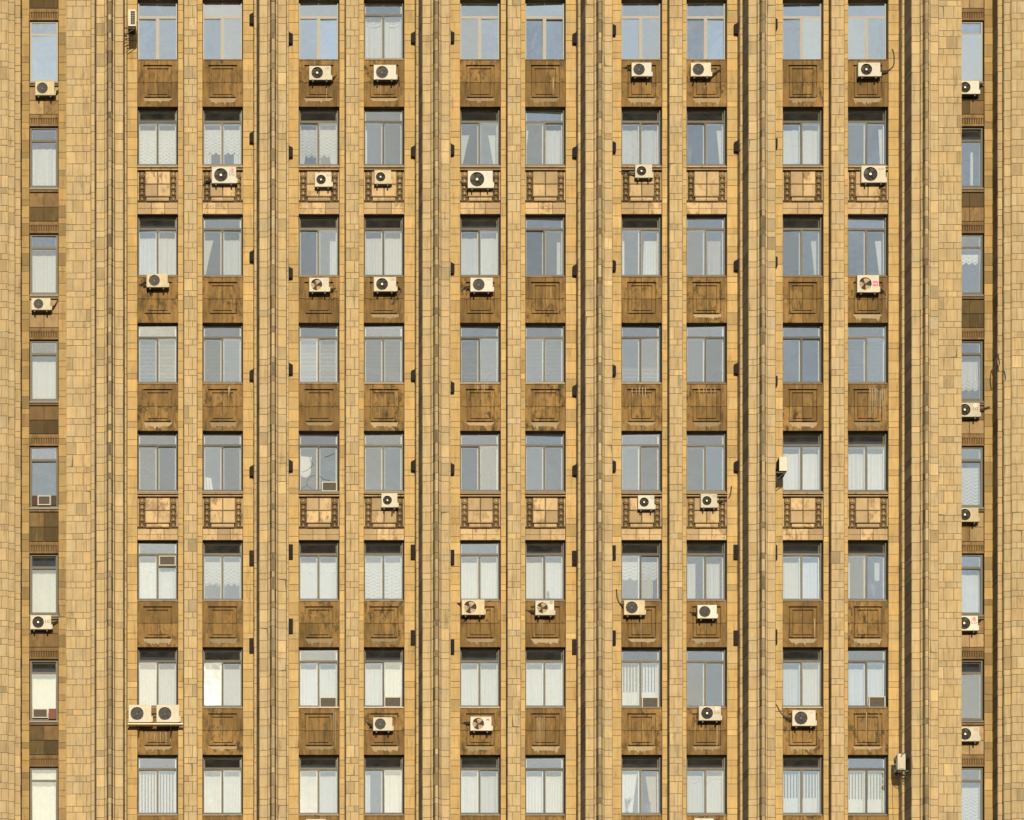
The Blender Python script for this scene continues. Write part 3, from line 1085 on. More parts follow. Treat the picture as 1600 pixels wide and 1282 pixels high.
def husk(m):
    """hanging husk ornament: a round button and three bell flowers, 10.5 px wide, 46 px high"""
    w = 10.5 * P_
    zc = -5.4 * P_
    m.ring(0, zc, -0.075, 1.9 * P_, 4.5 * P_, 14, 1, 0.075)
    m.ring(0, zc, -0.10, 1.9 * P_, 3.3 * P_, 14, 0, 0.05)
    m.sphere((0, -0.09, zc), 2.0 * P_, 8, 6, 2, (1, 1.2, 1))
    z = -10.5 * P_
    for i in range(4):
        hh = (9.6 - 0.9 * (i == 3)) * P_
        ww = (4.4 - 0.35 * i) * P_
        # bell: a swelling body, two side petals, a drop
        m.sphere((0, -0.02, z - hh * 0.42), ww * 0.72, 8, 6, 1, (1, 1.1, 1.25))
        for sx in (-1, 1):
            m.sphere((sx * ww * 0.80, 0.0, z - hh * 0.55), ww * 0.46, 6, 5, 0, (0.8, 1.1, 1.7))
        m.sphere((0, -0.075, z - hh * 0.50), ww * 0.30, 6, 4, 2, (1, 1, 1.5))
        m.tube([(-ww, -0.01, z - 0.2 * P_), (0, -0.055, z - 1.0 * P_), (ww, -0.01, z - 0.2 * P_)], 0.6 * P_, 5, 0)
        z -= hh
    m.box(-w / 2, w / 2, 0.02, 0.06, -50 * P_, -0.2 * P_, 0)


def spandrel_ornate(x0, x1, zt, zb):
    w, h = x1 - x0, zt - zb
    o = add('spandrel', simple(('orb', round(w, 3), round(h, 3)), lambda m: m.box(0, w, 0.06, 0.5, 0, h), 'spandrel', ['panel_back']), building, (x0, -Z_SP, zb))
    # two thin cornice strips below the sill
    top = h - 2.6 * P_
    for k, (dz, pr) in enumerate(((1.2, 0.15), (5.0, 0.13))):
        add('cornice', simple(('cor', k, round(w, 3)), lambda m, pr=pr: m.cbox(0.004, w - 0.004, -pr, 0.06, -0.85 * P_, 0.85 * P_, 0.012), 'cornice', ['ornate']), o, (0, 0, top - dz * P_))
    ztop = top - 8.4 * P_
    mx = w / 2
    # centre: four blocks
    for qi, (a, b, c, d) in enumerate(((-19.3, -0.5, 0.5, 19.6), (0.5, 19.3, 0.5, 19.6), (-19.3, -0.5, -19, -0.5), (0.5, 19.3, -19, -0.5))):
        add('stone', simple(('orq', qi), lambda m, a=a, b=b, c=c, d=d: m.cbox(a * P_, b * P_, -0.11, 0.06, c * P_, d * P_, 0.025), 'stone', ['ornate']), o,
            (mx, rsd.uniform(-0.004, 0.004), ztop - 19.5 * P_), (0, 0, rsd.gauss(0, 0.004)))
    hm = simple('husk', husk, 'husk_column', ['husk', 'husk_mid', 'ornate'], True)
    for sx in (-1, 1):
        add('husk_column', hm, o, (mx + sx * 24.6 * P_, 0, ztop + 0.8 * P_))
        add('side_strip', simple(('strip', round(w, 3)), lambda m: m.cbox(-0.9 * P_, 0.8 * P_, -0.045, 0.06, -44 * P_, 0, 0.008), 'side_strip', ['ornate']), o, (mx + sx * 30.4 * P_, 0, ztop))
    # the roll under the blocks, in two lengths
    for (a, b) in ((-17.5, -0.2), (0.2, 17.5)):
        def roll(m, a=a, b=b):
            m.tube([(a * P_, 0, 0), (b * P_, 0, 0)], 3.1 * P_, 10)
        add('roll', simple(('roll', a), roll, 'roll', ['ornate'], False), o, (mx, -0.03, ztop - 42.6 * P_))
    # lower band of three stones
    zl = ztop - 47 * P_
    cuts = [0.004, w * rsd.uniform(0.30, 0.38), w * rsd.uniform(0.62, 0.70), w - 0.004]
    for k in range(3):
        m = MB()
        a, b = cuts[k] + 0.006, cuts[k + 1] - 0.006
        m.cbox(a, b, -0.03, 0.03, 0.0, zl * 0.46, 0.008)
        m.cbox(a, b, -0.05, 0.03, zl * 0.46 + 0.001, zl * 0.97, 0.014)
        add('stone', m.mesh('stone', ['ornate']), o)
    return o


def spandrel_end(x0, x1, zt, zb, var):
    pale = (var in (1, 3, 6)) if x0 < 0 else (var in (4, 5, 6, 7, 0))
    w, h = x1 - x0, zt - zb
    o = add('spandrel', simple(('enb', round(w, 3), round(h, 3)), lambda m: m.box(0, w, 0.035, 0.5, 0, h), 'spandrel', ['panel_back']), building, (x0, -Z_E + 0.1, zb))
    flute_top = 12.5 * P_
    st = h - 6.0 * P_
    sb = 19.5 * P_
    zm = (st + sb) / 2
    mx = w / 2
    for qi, (a, b, c, d) in enumerate(((0.004, mx - 0.008, zm + .008, st), (mx + .008, w - .004, zm + .008, st), (0.004, mx - .008, sb, zm - .008), (mx + .008, w - .004, sb, zm - .008))):
        jm = MB()
        jm.cbox(a, b, -0.01 - rsd.uniform(0, .012), 0.035, c, d, 0.01)
        add('stone', jm.mesh('stone', [('end_light' if rsd.random() < 0.85 else 'end_stone') if pale else ('end_dark' if rsd.random() < 0.7 else 'end_stone')]), o)
    add('fillet', simple(('enf', round(w, 3)), lambda m: m.cbox(0.004, w - 0.004, -0.06, 0.035, -1.3 * P_, 1.3 * P_, 0.012), 'fillet', ['end_stone']), o, (0, 0, h - 3.2 * P_))

    def band(m):
        m.cbox(0.004, w - 0.004, -0.035, 0.035, flute_top + 1.5 * P_, flute_top + 6.0 * P_, 0.01)
        m.cbox(0.004, w - 0.004, -0.055, 0.035, 0.0, 3.0 * P_, 0.01)
        n = 12
        for i in range(n):
            xc = w * (i + 0.5) / n
            m.cbox(xc - 1.15 * P_, xc + 1.15 * P_, -0.03, 0.035, 3.0 * P_, flute_top, 0.012)
        m.box(0.004, w - 0.004, -0.045, 0.035, flute_top + .001, flute_top + 1.4 * P_)
    add('fluted_band', simple(('band', round(w, 3)), band, 'fluted_band', ['end_stone']), o)
    return o


SX = {}
for i in range(5):
    SX[2 * i + 1] = (X(WIN_ODD[i][0]), X(WIN_ODD[i][1]))
    SX[2 * i + 2] = (X(WIN_EVEN[i][0]), X(WIN_EVEN[i][1]))
for r in range(0, 9):
    zt = rows[r - 1][1] if r else rows[0][0] + 1.7
    zb = rows[r][0] if r < 8 else rows[7][1] - 1.7
    for c in range(1, 11):
        if r in (2, 5):
            spandrel_ornate(*SX[c], zt, zb)
        else:
            v = rsd.randrange(14)
            if r == 3 and rsd.random() < 0.6:
                v = None
            spandrel_panel(*SX[c], zt, zb, v)
    zt = ends[r - 1][1] - 4 * RS if r else ends[0][0] + 1.65
    zb = ends[r][0] if r < 8 else ends[7][1] - 1.7
    for (a, b) in (WIN_L, WIN_R):
        spandrel_end(X(a), X(b), zt, zb, r)

# plain infill closing the bays above and below the storeys in view
for (xa, xb, yy, zt_, zb_) in [(SX[c][0], SX[c][1], -Z_SP, rows[0][0] + 1.7, rows[7][1] - 1.7) for c in range(1, 11)] + [(X(q[0]), X(q[1]), -Z_E + 0.1, ends[0][0] + 1.65, ends[7][1] - 1.7) for q in (WIN_L, WIN_R)]:
    m = MB()
    m.box(xa, xb, yy + 0.02, yy + 0.5, zt_ + 0.002, Z(Y_TOP) + 5.9)
    m.box(xa, xb, yy + 0.02, yy + 0.5, 0.0, zb_ - 0.002)
    add('infill_wall', m.mesh('infill_wall', ['lower']), building)

# lime streaks that water has left on some panels
rl = random.Random(9)
for (a, b, c_, d_, n_) in ((508, 513, 134, 158, 1), (589, 596, 124, 158, 2), (1358, 1386, 606, 664, 9), (228, 268, 1144, 1170, 8), (838, 852, 1118, 1170, 5), (1117, 1123, 1134, 1172, 1),
                           (1383, 1388, 456, 485, 1), (862, 866, 120, 150, 1), (1000, 1003, 965, 1000, 1), (842, 848, 967, 1004, 2), (357, 360, 603, 622, 2), (1352, 1355, 1112, 1160, 1), (1372, 1376, 1112, 1160, 1),
                           (520, 525, 1112, 1172, 2), (1270, 1275, 965, 1000, 1), (745, 760, 600, 618, 3), (985, 1012, 605, 625, 5), (1090, 1120, 605, 622, 5), (505, 512, 300, 318, 2)):
    m = MB()
    for i in range(n_):
        xc = a + (b - a) * (i + rl.uniform(0.25, 0.75)) / n_
        w0 = rl.uniform(0.5, 1.2)
        y0_, y1_ = c_ + rl.uniform(0, 3), d_ - rl.uniform(0, (d_ - c_) * 0.5 if n_ > 1 else 2)
        L_, R_ = [], []
        for k in range(7):
            t = k / 6
            ww_ = w0 * (1 - 0.6 * t) * rl.uniform(0.7, 1.2)
            jx = rl.uniform(-0.15, 0.15)
            zz = Z(uy(y0_ + (y1_ - y0_) * t, Z_SP + 0.03))
            L_.append((X(ux(xc + jx - ww_, Z_SP + 0.03)), zz))
            R_.append((X(ux(xc + jx + ww_, Z_SP + 0.03)), zz))
        m.poly(L_ + R_[::-1], -Z_SP - 0.034, -Z_SP - 0.0305)
    add('lime_streak', m.mesh('lime_streak', ['bare']), building)

# ------------------------------------------------------------------ words for places
ROWN = {1: 'top row', 2: 'second row', 3: 'third row', 4: 'fourth row', 5: 'fifth row', 6: 'sixth row', 7: 'seventh row', 8: 'bottom row'}
COLN = {0: 'left end bay', 1: 'column one', 2: 'column two', 3: 'column three', 4: 'column four', 5: 'column five', 6: 'column six', 7: 'column seven',
        8: 'column eight', 9: 'column nine', 10: 'column ten', 11: 'right end bay'}


def place(c, r):
    return f"{COLN[c]}, {ROWN[r]}"


# ------------------------------------------------------------------ curtains and blinds
def sheet(m, x0, x1, ztop, fbot, nx, nz, fy, fx=None, mi=0):
    b = len(m.v)
    for i in range(nx + 1):
        t = i / nx
        zb = fbot(t)
        for j in range(nz + 1):
            s = j / nz
            z = ztop + (zb - ztop) * s
            xx = x0 + (x1 - x0) * t
            if fx:
                xx = fx(t, s)
            m.v.append((xx, fy(t, s, xx, z), z))
    for i in range(nx):
        for j in range(nz):
            a = b + i * (nz + 1) + j
            m.f.append((a, a + nz + 1, a + nz + 2, a + 1))
            m.mi.append(mi)
            m.t.append(None)


rc = random.Random(77)


def cur_full(m, x0, x1, zt, zb, n=None, amp=0.045, mi=0):
    n = n or max(3, int((x1 - x0) * rc.choice((4.5, 6, 7.5, 9.5))))
    amp = amp if amp < 0.02 else rc.uniform(0.018, 0.05)
    ph, k2 = rc.uniform(0, 6), rc.uniform(0.6, 1.4)
    sheet(m, x0, x1, zt, lambda t: zb + 0.01 * math.sin(t * 40), n * 6, 10,
          lambda t, s, x, z: amp * (0.65 + 0.35 * s) * math.sin(2 * math.pi * n * t + ph + 0.5 * math.sin(9 * t * k2 + 2 * s)) + 0.02 * math.sin(17 * t + ph), mi=mi)


def cur_ruched(m, x0, x1, zt, zb, sw=3, pitch=0.13, scal=0.07, mi=0):
    ph = rc.uniform(0, 6)

    def tri(t):
        return abs(((t * sw) % 1.0) - 0.5) * 2

    sheet(m, x0, x1, zt, lambda t: zb + scal * (tri(t) ** 2), 36, max(14, int((zt - zb) / pitch * 7)),
          lambda t, s, x, z: 0.055 * math.sin(2 * math.pi * (z / pitch + 0.95 * (1 - tri(t) ** 1.4)) + 0.6 * math.sin(7 * t + ph) + 0.7 * math.sin(3.1 * z + ph)) * (0.4 + 0.6 * min(1, s * 3)) + 0.012 * math.sin(2 * math.pi * sw * t), mi=mi)


def cur_tied(m, x0, x1, zt, zb, left=True, frac=0.25, mi=0):
    """drape gathered towards one side at its foot"""
    w = x1 - x0

    def fx(t, s):
        e = 1 - (1 - frac) * (s ** 0.9)
        return x0 + w * t * e if left else x1 - w * (1 - t) * e
    sheet(m, x0, x1, zt, lambda t: zb, 30, 8, lambda t, s, x, z: 0.025 * math.sin(2 * math.pi * 5 * t), fx, mi)


def cur_blind(m, x0, x1, zt, zb, tilt=0.5, gap=0.05):
    z = zt
    while z > zb:
        tl = tilt * rc.uniform(0.9, 1.1)
        dy, dz = 0.03 * math.cos(tl), 0.03 * math.sin(tl)
        m.quad((x0, -dy, z - dz), (x1, -dy, z - dz), (x1, dy, z + dz), (x0, dy, z + dz))
        z -= gap


def cur_vert(m, x0, x1, zt, zb, n=None, turn=0.4):
    n = n or int((x1 - x0) / 0.11)
    for i in range(n):
        xc = x0 + (x1 - x0) * (i + 0.5) / n
        tl = turn * rc.uniform(0.7, 1.2)
        dx, dy = 0.04 * math.cos(tl), 0.04 * math.sin(tl)
        m.quad((xc - dx, -dy, zb), (xc + dx, dy, zb), (xc + dx, dy, zt), (xc - dx, -dy, zt))


def hang(c, r, spec):
    """curtain of one window; spec: list of (kind, from, to, top, foot, ...) in fractions of the window"""
    x0, x1 = COLX[c]
    if c in (0, 11):
        zt, zb = ends[r - 1][0], ends[r - 1][1]
        yy = Y_WE + 0.40
    else:
        zt, zb = rows[r - 1]
        yy = Y_W + 0.40
    w, h = x1 - x0, zt - zb
    m = MB()
    mats = ['cloth']
    for s in spec['parts']:
        kind, a, b, t, f = s[:5]
        kw = s[5] if len(s) > 5 else {}
        A, B, T, F = w * a, w * b, -h * t, -h * f
        {'full': cur_full, 'ruched': cur_ruched, 'tied': cur_tied, 'blind': cur_blind, 'vert': cur_vert}[kind](m, A, B, T, F, **kw)
    mats = spec.get('mats', ['cloth'])
    me = m.mesh(spec['name'], mats, spec['name'] in ('curtain',))
    o = add(spec['name'], me, None, (x0, yy, zt))
    tag(o, f"{spec['look']} inside {place(c, r)}", spec['cat'], spec.get('group', 'curtains behind the windows'))
    return o


T0 = 0.24


def C(look, *parts, name='curtain', cat='curtain', **kw):
    return dict(look=look, parts=list(parts), name=name, cat=cat, **kw)


FULL = lambda look='white net curtain', **k: C(look, ('full', 0.03, 0.97, 0.30, 0.99), **k)
RUCH = lambda look='full-length white ruched curtain', sw=6, **k: C(look, ('ruched', 0.03, 0.97, 0.30, 0.96, dict(sw=sw)), **k)
VAL = lambda look, foot=0.66, sw=6, *extra, **k: C(look, ('ruched', 0.03, 0.97, 0.29, foot, dict(sw=sw, scal=0.10)), *extra, **k)
BLIND = lambda look, top=0.24, foot=0.98, tilt=0.5: C(look, ('blind', 0.03, 0.97, top, foot, dict(tilt=tilt)), name='venetian_blind', cat='blind', mats=['blind'], group='blinds behind the windows')
VERT = lambda look, *extra: C(look, ('vert', 0.03, 0.97, 0.24, 0.98), *extra, name='vertical_blind', cat='blind', mats=['blind'], group='blinds behind the windows')

CURT = {
    (4, 1): C('grey-white net curtain with gathered top', ('full', 0.03, 0.97, 0.22, 0.98), ('ruched', 0.03, 0.97, 0.22, 0.36, dict(sw=2, scal=0.06))),
    (1, 2): RUCH(), (2, 2): VAL('half-length white ruched curtain over side drapes', 0.72, 6, ('full', 0.03, 0.22, 0.7, 0.99), ('full', 0.8, 0.97, 0.7, 0.99)),
    (3, 2): VAL('ruffled white curtain with scalloped hem', 0.76, 6, ('tied', 0.03, 0.2, 0.7, 0.99, dict(frac=0.5)), ('tied', 0.78, 0.97, 0.7, 0.99, dict(left=False, frac=0.6))),
    (4, 2): C('narrow pale drape at the left jamb', ('full', 0.03, 0.10, 0.3, 0.99)),
    (5, 2): C('pair of white drapes tied back to both jambs', ('tied', 0.03, 0.27, 0.38, 0.98, dict(frac=0.15)), ('tied', 0.74, 0.93, 0.38, 0.98, dict(left=False, frac=0.2))),
    (6, 2): C('white drape filling the right pane', ('full', 0.53, 0.96, 0.3, 0.99), ('tied', 0.0, 0.12, 0.3, 0.99, dict(frac=0.1))),
    (7, 2): FULL('white net curtain in soft folds'), (9, 2): FULL('pale translucent net curtain'),
    (8, 2): C('narrow net drape at the right jamb', ('tied', 0.82, 0.97, 0.3, 0.99, dict(left=False, frac=0.4))),
    (10, 2): C('thin white drape at the right jamb', ('tied', 0.85, 0.95, 0.28, 0.98, dict(left=False, frac=0.5))),
    (1, 3): FULL('pleated white net curtain'), (4, 3): FULL('creased white net curtain'), (5, 3): FULL('plain white net curtain'),
    (2, 3): C('white curtains, left half swept aside', ('tied', 0.03, 0.28, 0.33, 0.99, dict(frac=0.06)), ('full', 0.55, 0.97, 0.33, 0.99)),
    (3, 3): C('white drape gathered at the right jamb', ('full', 0.80, 0.97, 0.34, 0.99)),
    (6, 3): C('slim white drape at the right jamb', ('full', 0.84, 0.94, 0.36, 0.99)),
    (7, 3): C('white drapes drawn to both sides', ('full', 0.0, 0.12, 0.34, 0.99), ('tied', 0.62, 0.95, 0.34, 0.99, dict(left=False, frac=1.1))),
    (8, 3): C('pale pink drape at the right jamb', ('full', 0.58, 0.92, 0.34, 0.99), mats=['cloth_pink']),
    (9, 3): C('slanting slim white drape at the right', ('tied', 0.78, 0.92, 0.34, 0.97, dict(left=False, frac=0.3))),
    (10, 3): C('slanting narrow white drape at the right', ('tied', 0.76, 0.93, 0.34, 0.97, dict(left=False, frac=0.25))),
    (1, 4): BLIND('cream venetian blind brightest low down'), (2, 4): BLIND('faint grey venetian blind', tilt=0.2), (3, 4): BLIND('cream uneven venetian blind', tilt=0.6),
    (4, 4): BLIND('dim venetian blind', tilt=0.15), (5, 4): BLIND('pale grey venetian blind', tilt=0.35), (6, 4): BLIND('dim venetian blind', tilt=0.1),
    (7, 4): BLIND('half-height venetian blind over the sill', 0.66, 0.98, 0.5), (10, 4): BLIND('faint venetian blind', 0.3, 0.98, 0.2),
    (9, 5): FULL('straight white net curtain'), (10, 5): FULL('sunlit white net curtain'),
    (1, 6): C('plain net curtain with a short valance', ('full', 0.03, 0.97, 0.3, 0.99), ('ruched', 0.03, 0.48, 0.3, 0.47, dict(sw=3))),
    (2, 6): VAL('white ruched half curtain', 0.68, 6), (3, 6): C('net curtain under a scalloped valance', ('full', 0.03, 0.97, 0.32, 0.99, dict(amp=0.015)), ('ruched', 0.03, 0.97, 0.30, 0.50, dict(sw=6, scal=0.09))),
    (4, 6): RUCH('white curtain ruched in zigzags', 4), (5, 6): FULL('plain white curtain, brightest low down'), (6, 6): FULL('long pale net curtain'),
    (7, 6): VAL('swagged net valance over a cream drape', 0.60, 4, ('full', 0.55, 0.85, 0.5, 0.99, dict(mi=1)), mats=['cloth', 'cloth_cream']),
    (8, 6): C('two white drapes, one in each pane', ('full', 0.0, 0.28, 0.32, 0.99), ('full', 0.56, 0.9, 0.32, 0.99)),
    (9, 6): FULL('plain net curtain'), (10, 6): C('narrow white drapes at the jambs', ('full', 0.02, 0.12, 0.3, 0.95), ('full', 0.75, 0.88, 0.3, 0.6)),
    (1, 7): FULL('thin meshed net curtain'), (2, 7): FULL('fine meshed net curtain'), (3, 7): FULL('flat white curtain', ), (4, 7): FULL('flat white curtain'),
    (5, 7): FULL('bright white curtain'), (6, 7): FULL('bright cream-white curtain'),
    (7, 7): VERT('white vertical blind above a white screen', ('full', 0.03, 0.97, 0.68, 0.99, dict(amp=0.004))),
    (9, 7): FULL('grey-white pleated curtain'), (10, 7): FULL('loose pale curtain'),
    (1, 8): VERT('white vertical blind in the left pane'), (2, 8): FULL('smooth pale curtain'), (3, 8): FULL('straight pale curtain'),
    (4, 8): C('white curtains with a gap left of the mullion', ('full', 0.0, 0.18, 0.28, 0.99), ('full', 0.53, 0.97, 0.28, 0.99)),
    (5, 8): FULL('pale greenish net curtain'), (6, 8): FULL('hazy net curtain'),
    (7, 8): C('net drape left and cream drape right', ('tied', 0.0, 0.45, 0.26, 0.99, dict(frac=0.7)), ('tied', 0.66, 0.93, 0.3, 0.9, dict(left=False, frac=0.5, mi=1)), mats=['cloth', 'cloth_cream']),
    (8, 8): VAL('scalloped valance over long net curtain', 0.42, 6, ('full', 0.03, 0.97, 0.36, 0.99)),
    (9, 8): VERT('white vertical blind over a white lower screen', ('full', 0.03, 0.97, 0.66, 0.99, dict(amp=0.004))),
    (10, 8): VERT('white vertical blind over a pale lower screen', ('full', 0.03, 0.97, 0.68, 0.99, dict(amp=0.004))),
    (0, 2): FULL('plain white curtain'), (0, 3): FULL('white lace curtain'), (0, 4): FULL('smooth grey-white curtain'),
    (0, 6): C('bright white roller blind', ('full', 0.02, 0.98, 0.26, 0.99, dict(amp=0.003)), name='roller_blind', cat='blind', mats=['board'], group='blinds behind the windows'),
    (0, 7): C('cream roller blind ending above a window unit', ('full', 0.02, 0.98, 0.26, 0.84, dict(amp=0.003)), name='roller_blind', cat='blind', mats=['board'], group='blinds behind the windows'),
    (0, 8): C('brightest full-height white blind', ('full', 0.02, 0.98, 0.03, 0.99, dict(amp=0.004)), name='roller_blind', cat='blind', mats=['board'], group='blinds behind the windows'),
    (11, 2): C('narrow white drape', ('full', 0.62, 0.72, 0.35, 0.99)),
    (11, 3): C('short lace valance', ('ruched', 0.03, 0.92, 0.28, 0.44, dict(sw=4))), (11, 4): C('lace curtain with scalloped hem', ('full', 0.03, 0.92, 0.30, 0.62), ('ruched', 0.03, 0.92, 0.6, 0.78, dict(sw=4))),
    (11, 5): RUCH('ruched white curtain', 3), (11, 6): FULL('pleated cream-white curtain'), (11, 8): RUCH('white ruched curtain', 3),
}
for (c, r), s in CURT.items():
    hang(c, r, s)


# ------------------------------------------------------------------ air conditioners
def fan_unit(w, h, style, en='ac'):
    """meshes of one outdoor unit, origin at its lower left front corner"""
    key = (round(w, 2), round(h, 2), style, en)
    if key in _wm:
        return _wm[key]
    dp = 0.29
    fc = (w * 0.37, h * 0.50)
    R = min(h * 0.43, w * 0.30)
    body = MB()
    # case as a shell with a round mouth: front plate built as a fan of quads round the hole
    n = 32
    x0, x1, z0, z1 = 0, w, 0, h
    rim = []
    for i in range(n):
        a = 2 * math.pi * i / n
        dx, dz = math.cos(a), math.sin(a)
        ts = []
        if dx > 1e-6: ts.append((x1 - 0.01 - fc[0]) / dx)
        if dx < -1e-6: ts.append((x0 + 0.01 - fc[0]) / dx)
        if dz > 1e-6: ts.append((z1 - 0.01 - fc[1]) / dz)
        if dz < -1e-6: ts.append((z0 + 0.01 - fc[1]) / dz)
        t = min(ts)
        rim.append((fc[0] + dx * t, fc[1] + dz * t))
    # snap nearest rim points to the corners
    for cx_, cz_ in ((x0 + .01, z0 + .01), (x1 - .01, z0 + .01), (x1 - .01, z1 - .01), (x0 + .01, z1 - .01)):
        k_ = min(range(n), key=lambda i: (rim[i][0] - cx_) ** 2 + (rim[i][1] - cz_) ** 2)
        rim[k_] = (cx_, cz_)
    for i in range(n):
        j = (i + 1) % n
        a, b = 2 * math.pi * i / n, 2 * math.pi * j / n
        h0 = (fc[0] + R * math.cos(a), 0, fc[1] + R * math.sin(a))
        h1 = (fc[0] + R * math.cos(b), 0, fc[1] + R * math.sin(b))
        body.quad(h0, (rim[i][0], 0, rim[i][1]), (rim[j][0], 0, rim[j][1]), h1)
        body.quad(h0, h1, (h1[0], 0.10, h1[2]), (h0[0], 0.10, h0[2]), 1)
    # chamfer, sides, back
    f_ = [(x0 + .01, z0 + .01), (x1 - .01, z0 + .01), (x1 - .01, z1 - .01), (x0 + .01, z1 - .01)]
    g_ = [(x0, z0), (x1, z0), (x1, z1), (x0, z1)]
    for i in range(4):
        j = (i + 1) % 4
        body.quad((f_[i][0], 0, f_[i][1]), (f_[j][0], 0, f_[j][1]), (g_[j][0], 0.01, g_[j][1]), (g_[i][0], 0.01, g_[i][1]))
        body.quad((g_[i][0], 0.01, g_[i][1]), (g_[j][0], 0.01, g_[j][1]), (g_[j][0], dp, g_[j][1]), (g_[i][0], dp, g_[i][1]), 2 if i == 0 else 0)  # underside takes the dark bracket colour to stand in for its shade
    body.quad((x0, dp, z0), (x0, dp, z1), (x1, dp, z1), (x1, dp, z0), 1)
    body.disc(fc[0], fc[1], 0.10, R, n, 1)
    # valve cover on the right flank
    body.box(w, w + 0.05, 0.05, 0.24, h * 0.05, h * 0.36)
    if style in ('horiz',):
        for i in range(6):
            zz = h * (0.16 + 0.12 * i)
            body.box(w * 0.70, w * 0.97, -0.006, 0.0, zz, zz + 0.012, 0)
    # blades
    fan = MB()
    nb = 3 if style == 'open' else 4
    for i in range(nb):
        a0 = 2 * math.pi * i / nb + 0.5
        prev = None
        for s_ in range(7):
            a = a0 + s_ / 6 * (1.15 if nb == 3 else 0.9)
            yy = 0.035 + 0.05 * s_ / 6
            p_in = (fc[0] + 0.16 * R * math.cos(a), yy, fc[1] + 0.16 * R * math.sin(a))
            p_out = (fc[0] + 0.93 * R * math.cos(a + 0.15), yy, fc[1] + 0.93 * R * math.sin(a + 0.15))
            if prev:
                fan.quad(prev[0], prev[1], p_out, p_in)
            prev = (p_in, p_out)
    fan.disc(fc[0], fc[1], 0.03, R * 0.17, 14, 1, 0.05)
    gr = MB()
    if style in ('radial', 'open'):
        for k_ in (0.4, 0.7):
            gr.ring(fc[0], fc[1], -0.006, R * k_ - 0.0018, R * k_ + 0.0018, 20)
        for k_ in range(8):
            a = 2 * math.pi * k_ / 8
            gr.tube([(fc[0] + R * 0.15 * math.cos(a), -0.006, fc[1] + R * 0.15 * math.sin(a)), (fc[0] + R * math.cos(a), -0.004, fc[1] + R * math.sin(a))], 0.0025, 4)
        gr.disc(fc[0], fc[1], -0.012, R * (0.17 if style == 'radial' else 0.1), 16, 1, 0.008)
    elif style == 'vert':
        for k_ in range(-5, 6):
            xx = R * k_ / 6
            zz = math.sqrt(R * R - xx * xx)
            gr.box(fc[0] + xx - 0.006, fc[0] + xx + 0.006, -0.012, -0.002, fc[1] - zz, fc[1] + zz)
    else:
        for k_ in range(-5, 6):
            zz = R * k_ / 6
            xx = math.sqrt(R * R - zz * zz)
            gr.box(fc[0] - xx, fc[0] + xx, -0.012, -0.002, fc[1] + zz - 0.006, fc[1] + zz + 0.006)
    q = R * 1.06
    if style in ('vert', 'horiz', 'open'):
        # square surround of the guard
        for (a, b, c, d) in ((-q, q, q - .012, q), (-q, q, -q, -q + .012), (-q, -q + .012, -q + .012, q - .012), (q - .012, q, -q + .012, q - .012)):
            if fc[0] + a > 0.005:
                gr.box(fc[0] + a, fc[0] + b, -0.008, 0.0, max(0.006, fc[1] + c), min(h - .006, fc[1] + d), 2)
    gr.ring(fc[0], fc[1], -0.008, R - 0.008, R + 0.008, 28, 2)
    _wm[key] = (body.mesh('case', [en, 'black', 'bracket']), fan.mesh('fan', ['blade_tan' if style == 'open' else 'blade', 'wire']),
                gr.mesh('fan_guard', ['wire', 'hub' if style == 'radial' else 'blade', 'ac_grey']), fc, R)
    return _wm[key]


def emblem(mat):
    def f(m):
        m.disc(0, 0, -0.002, 0.085, 24, 0, 0.002)
        m.ring(0, 0, -0.004, 0.060, 0.068, 20, 1, 0.002)
        m.box(-0.012, -0.004, -0.004, -0.002, -0.03, 0.04, 1)
        m.box(-0.004, 0.022, -0.004, -0.002, -0.03, -0.022, 1)
        m.disc(-0.035, 0.025, -0.004, 0.010, 8, 1)
    return simple(('emblem', mat), f, 'emblem', [mat, 'white'])


ac_count = [0]


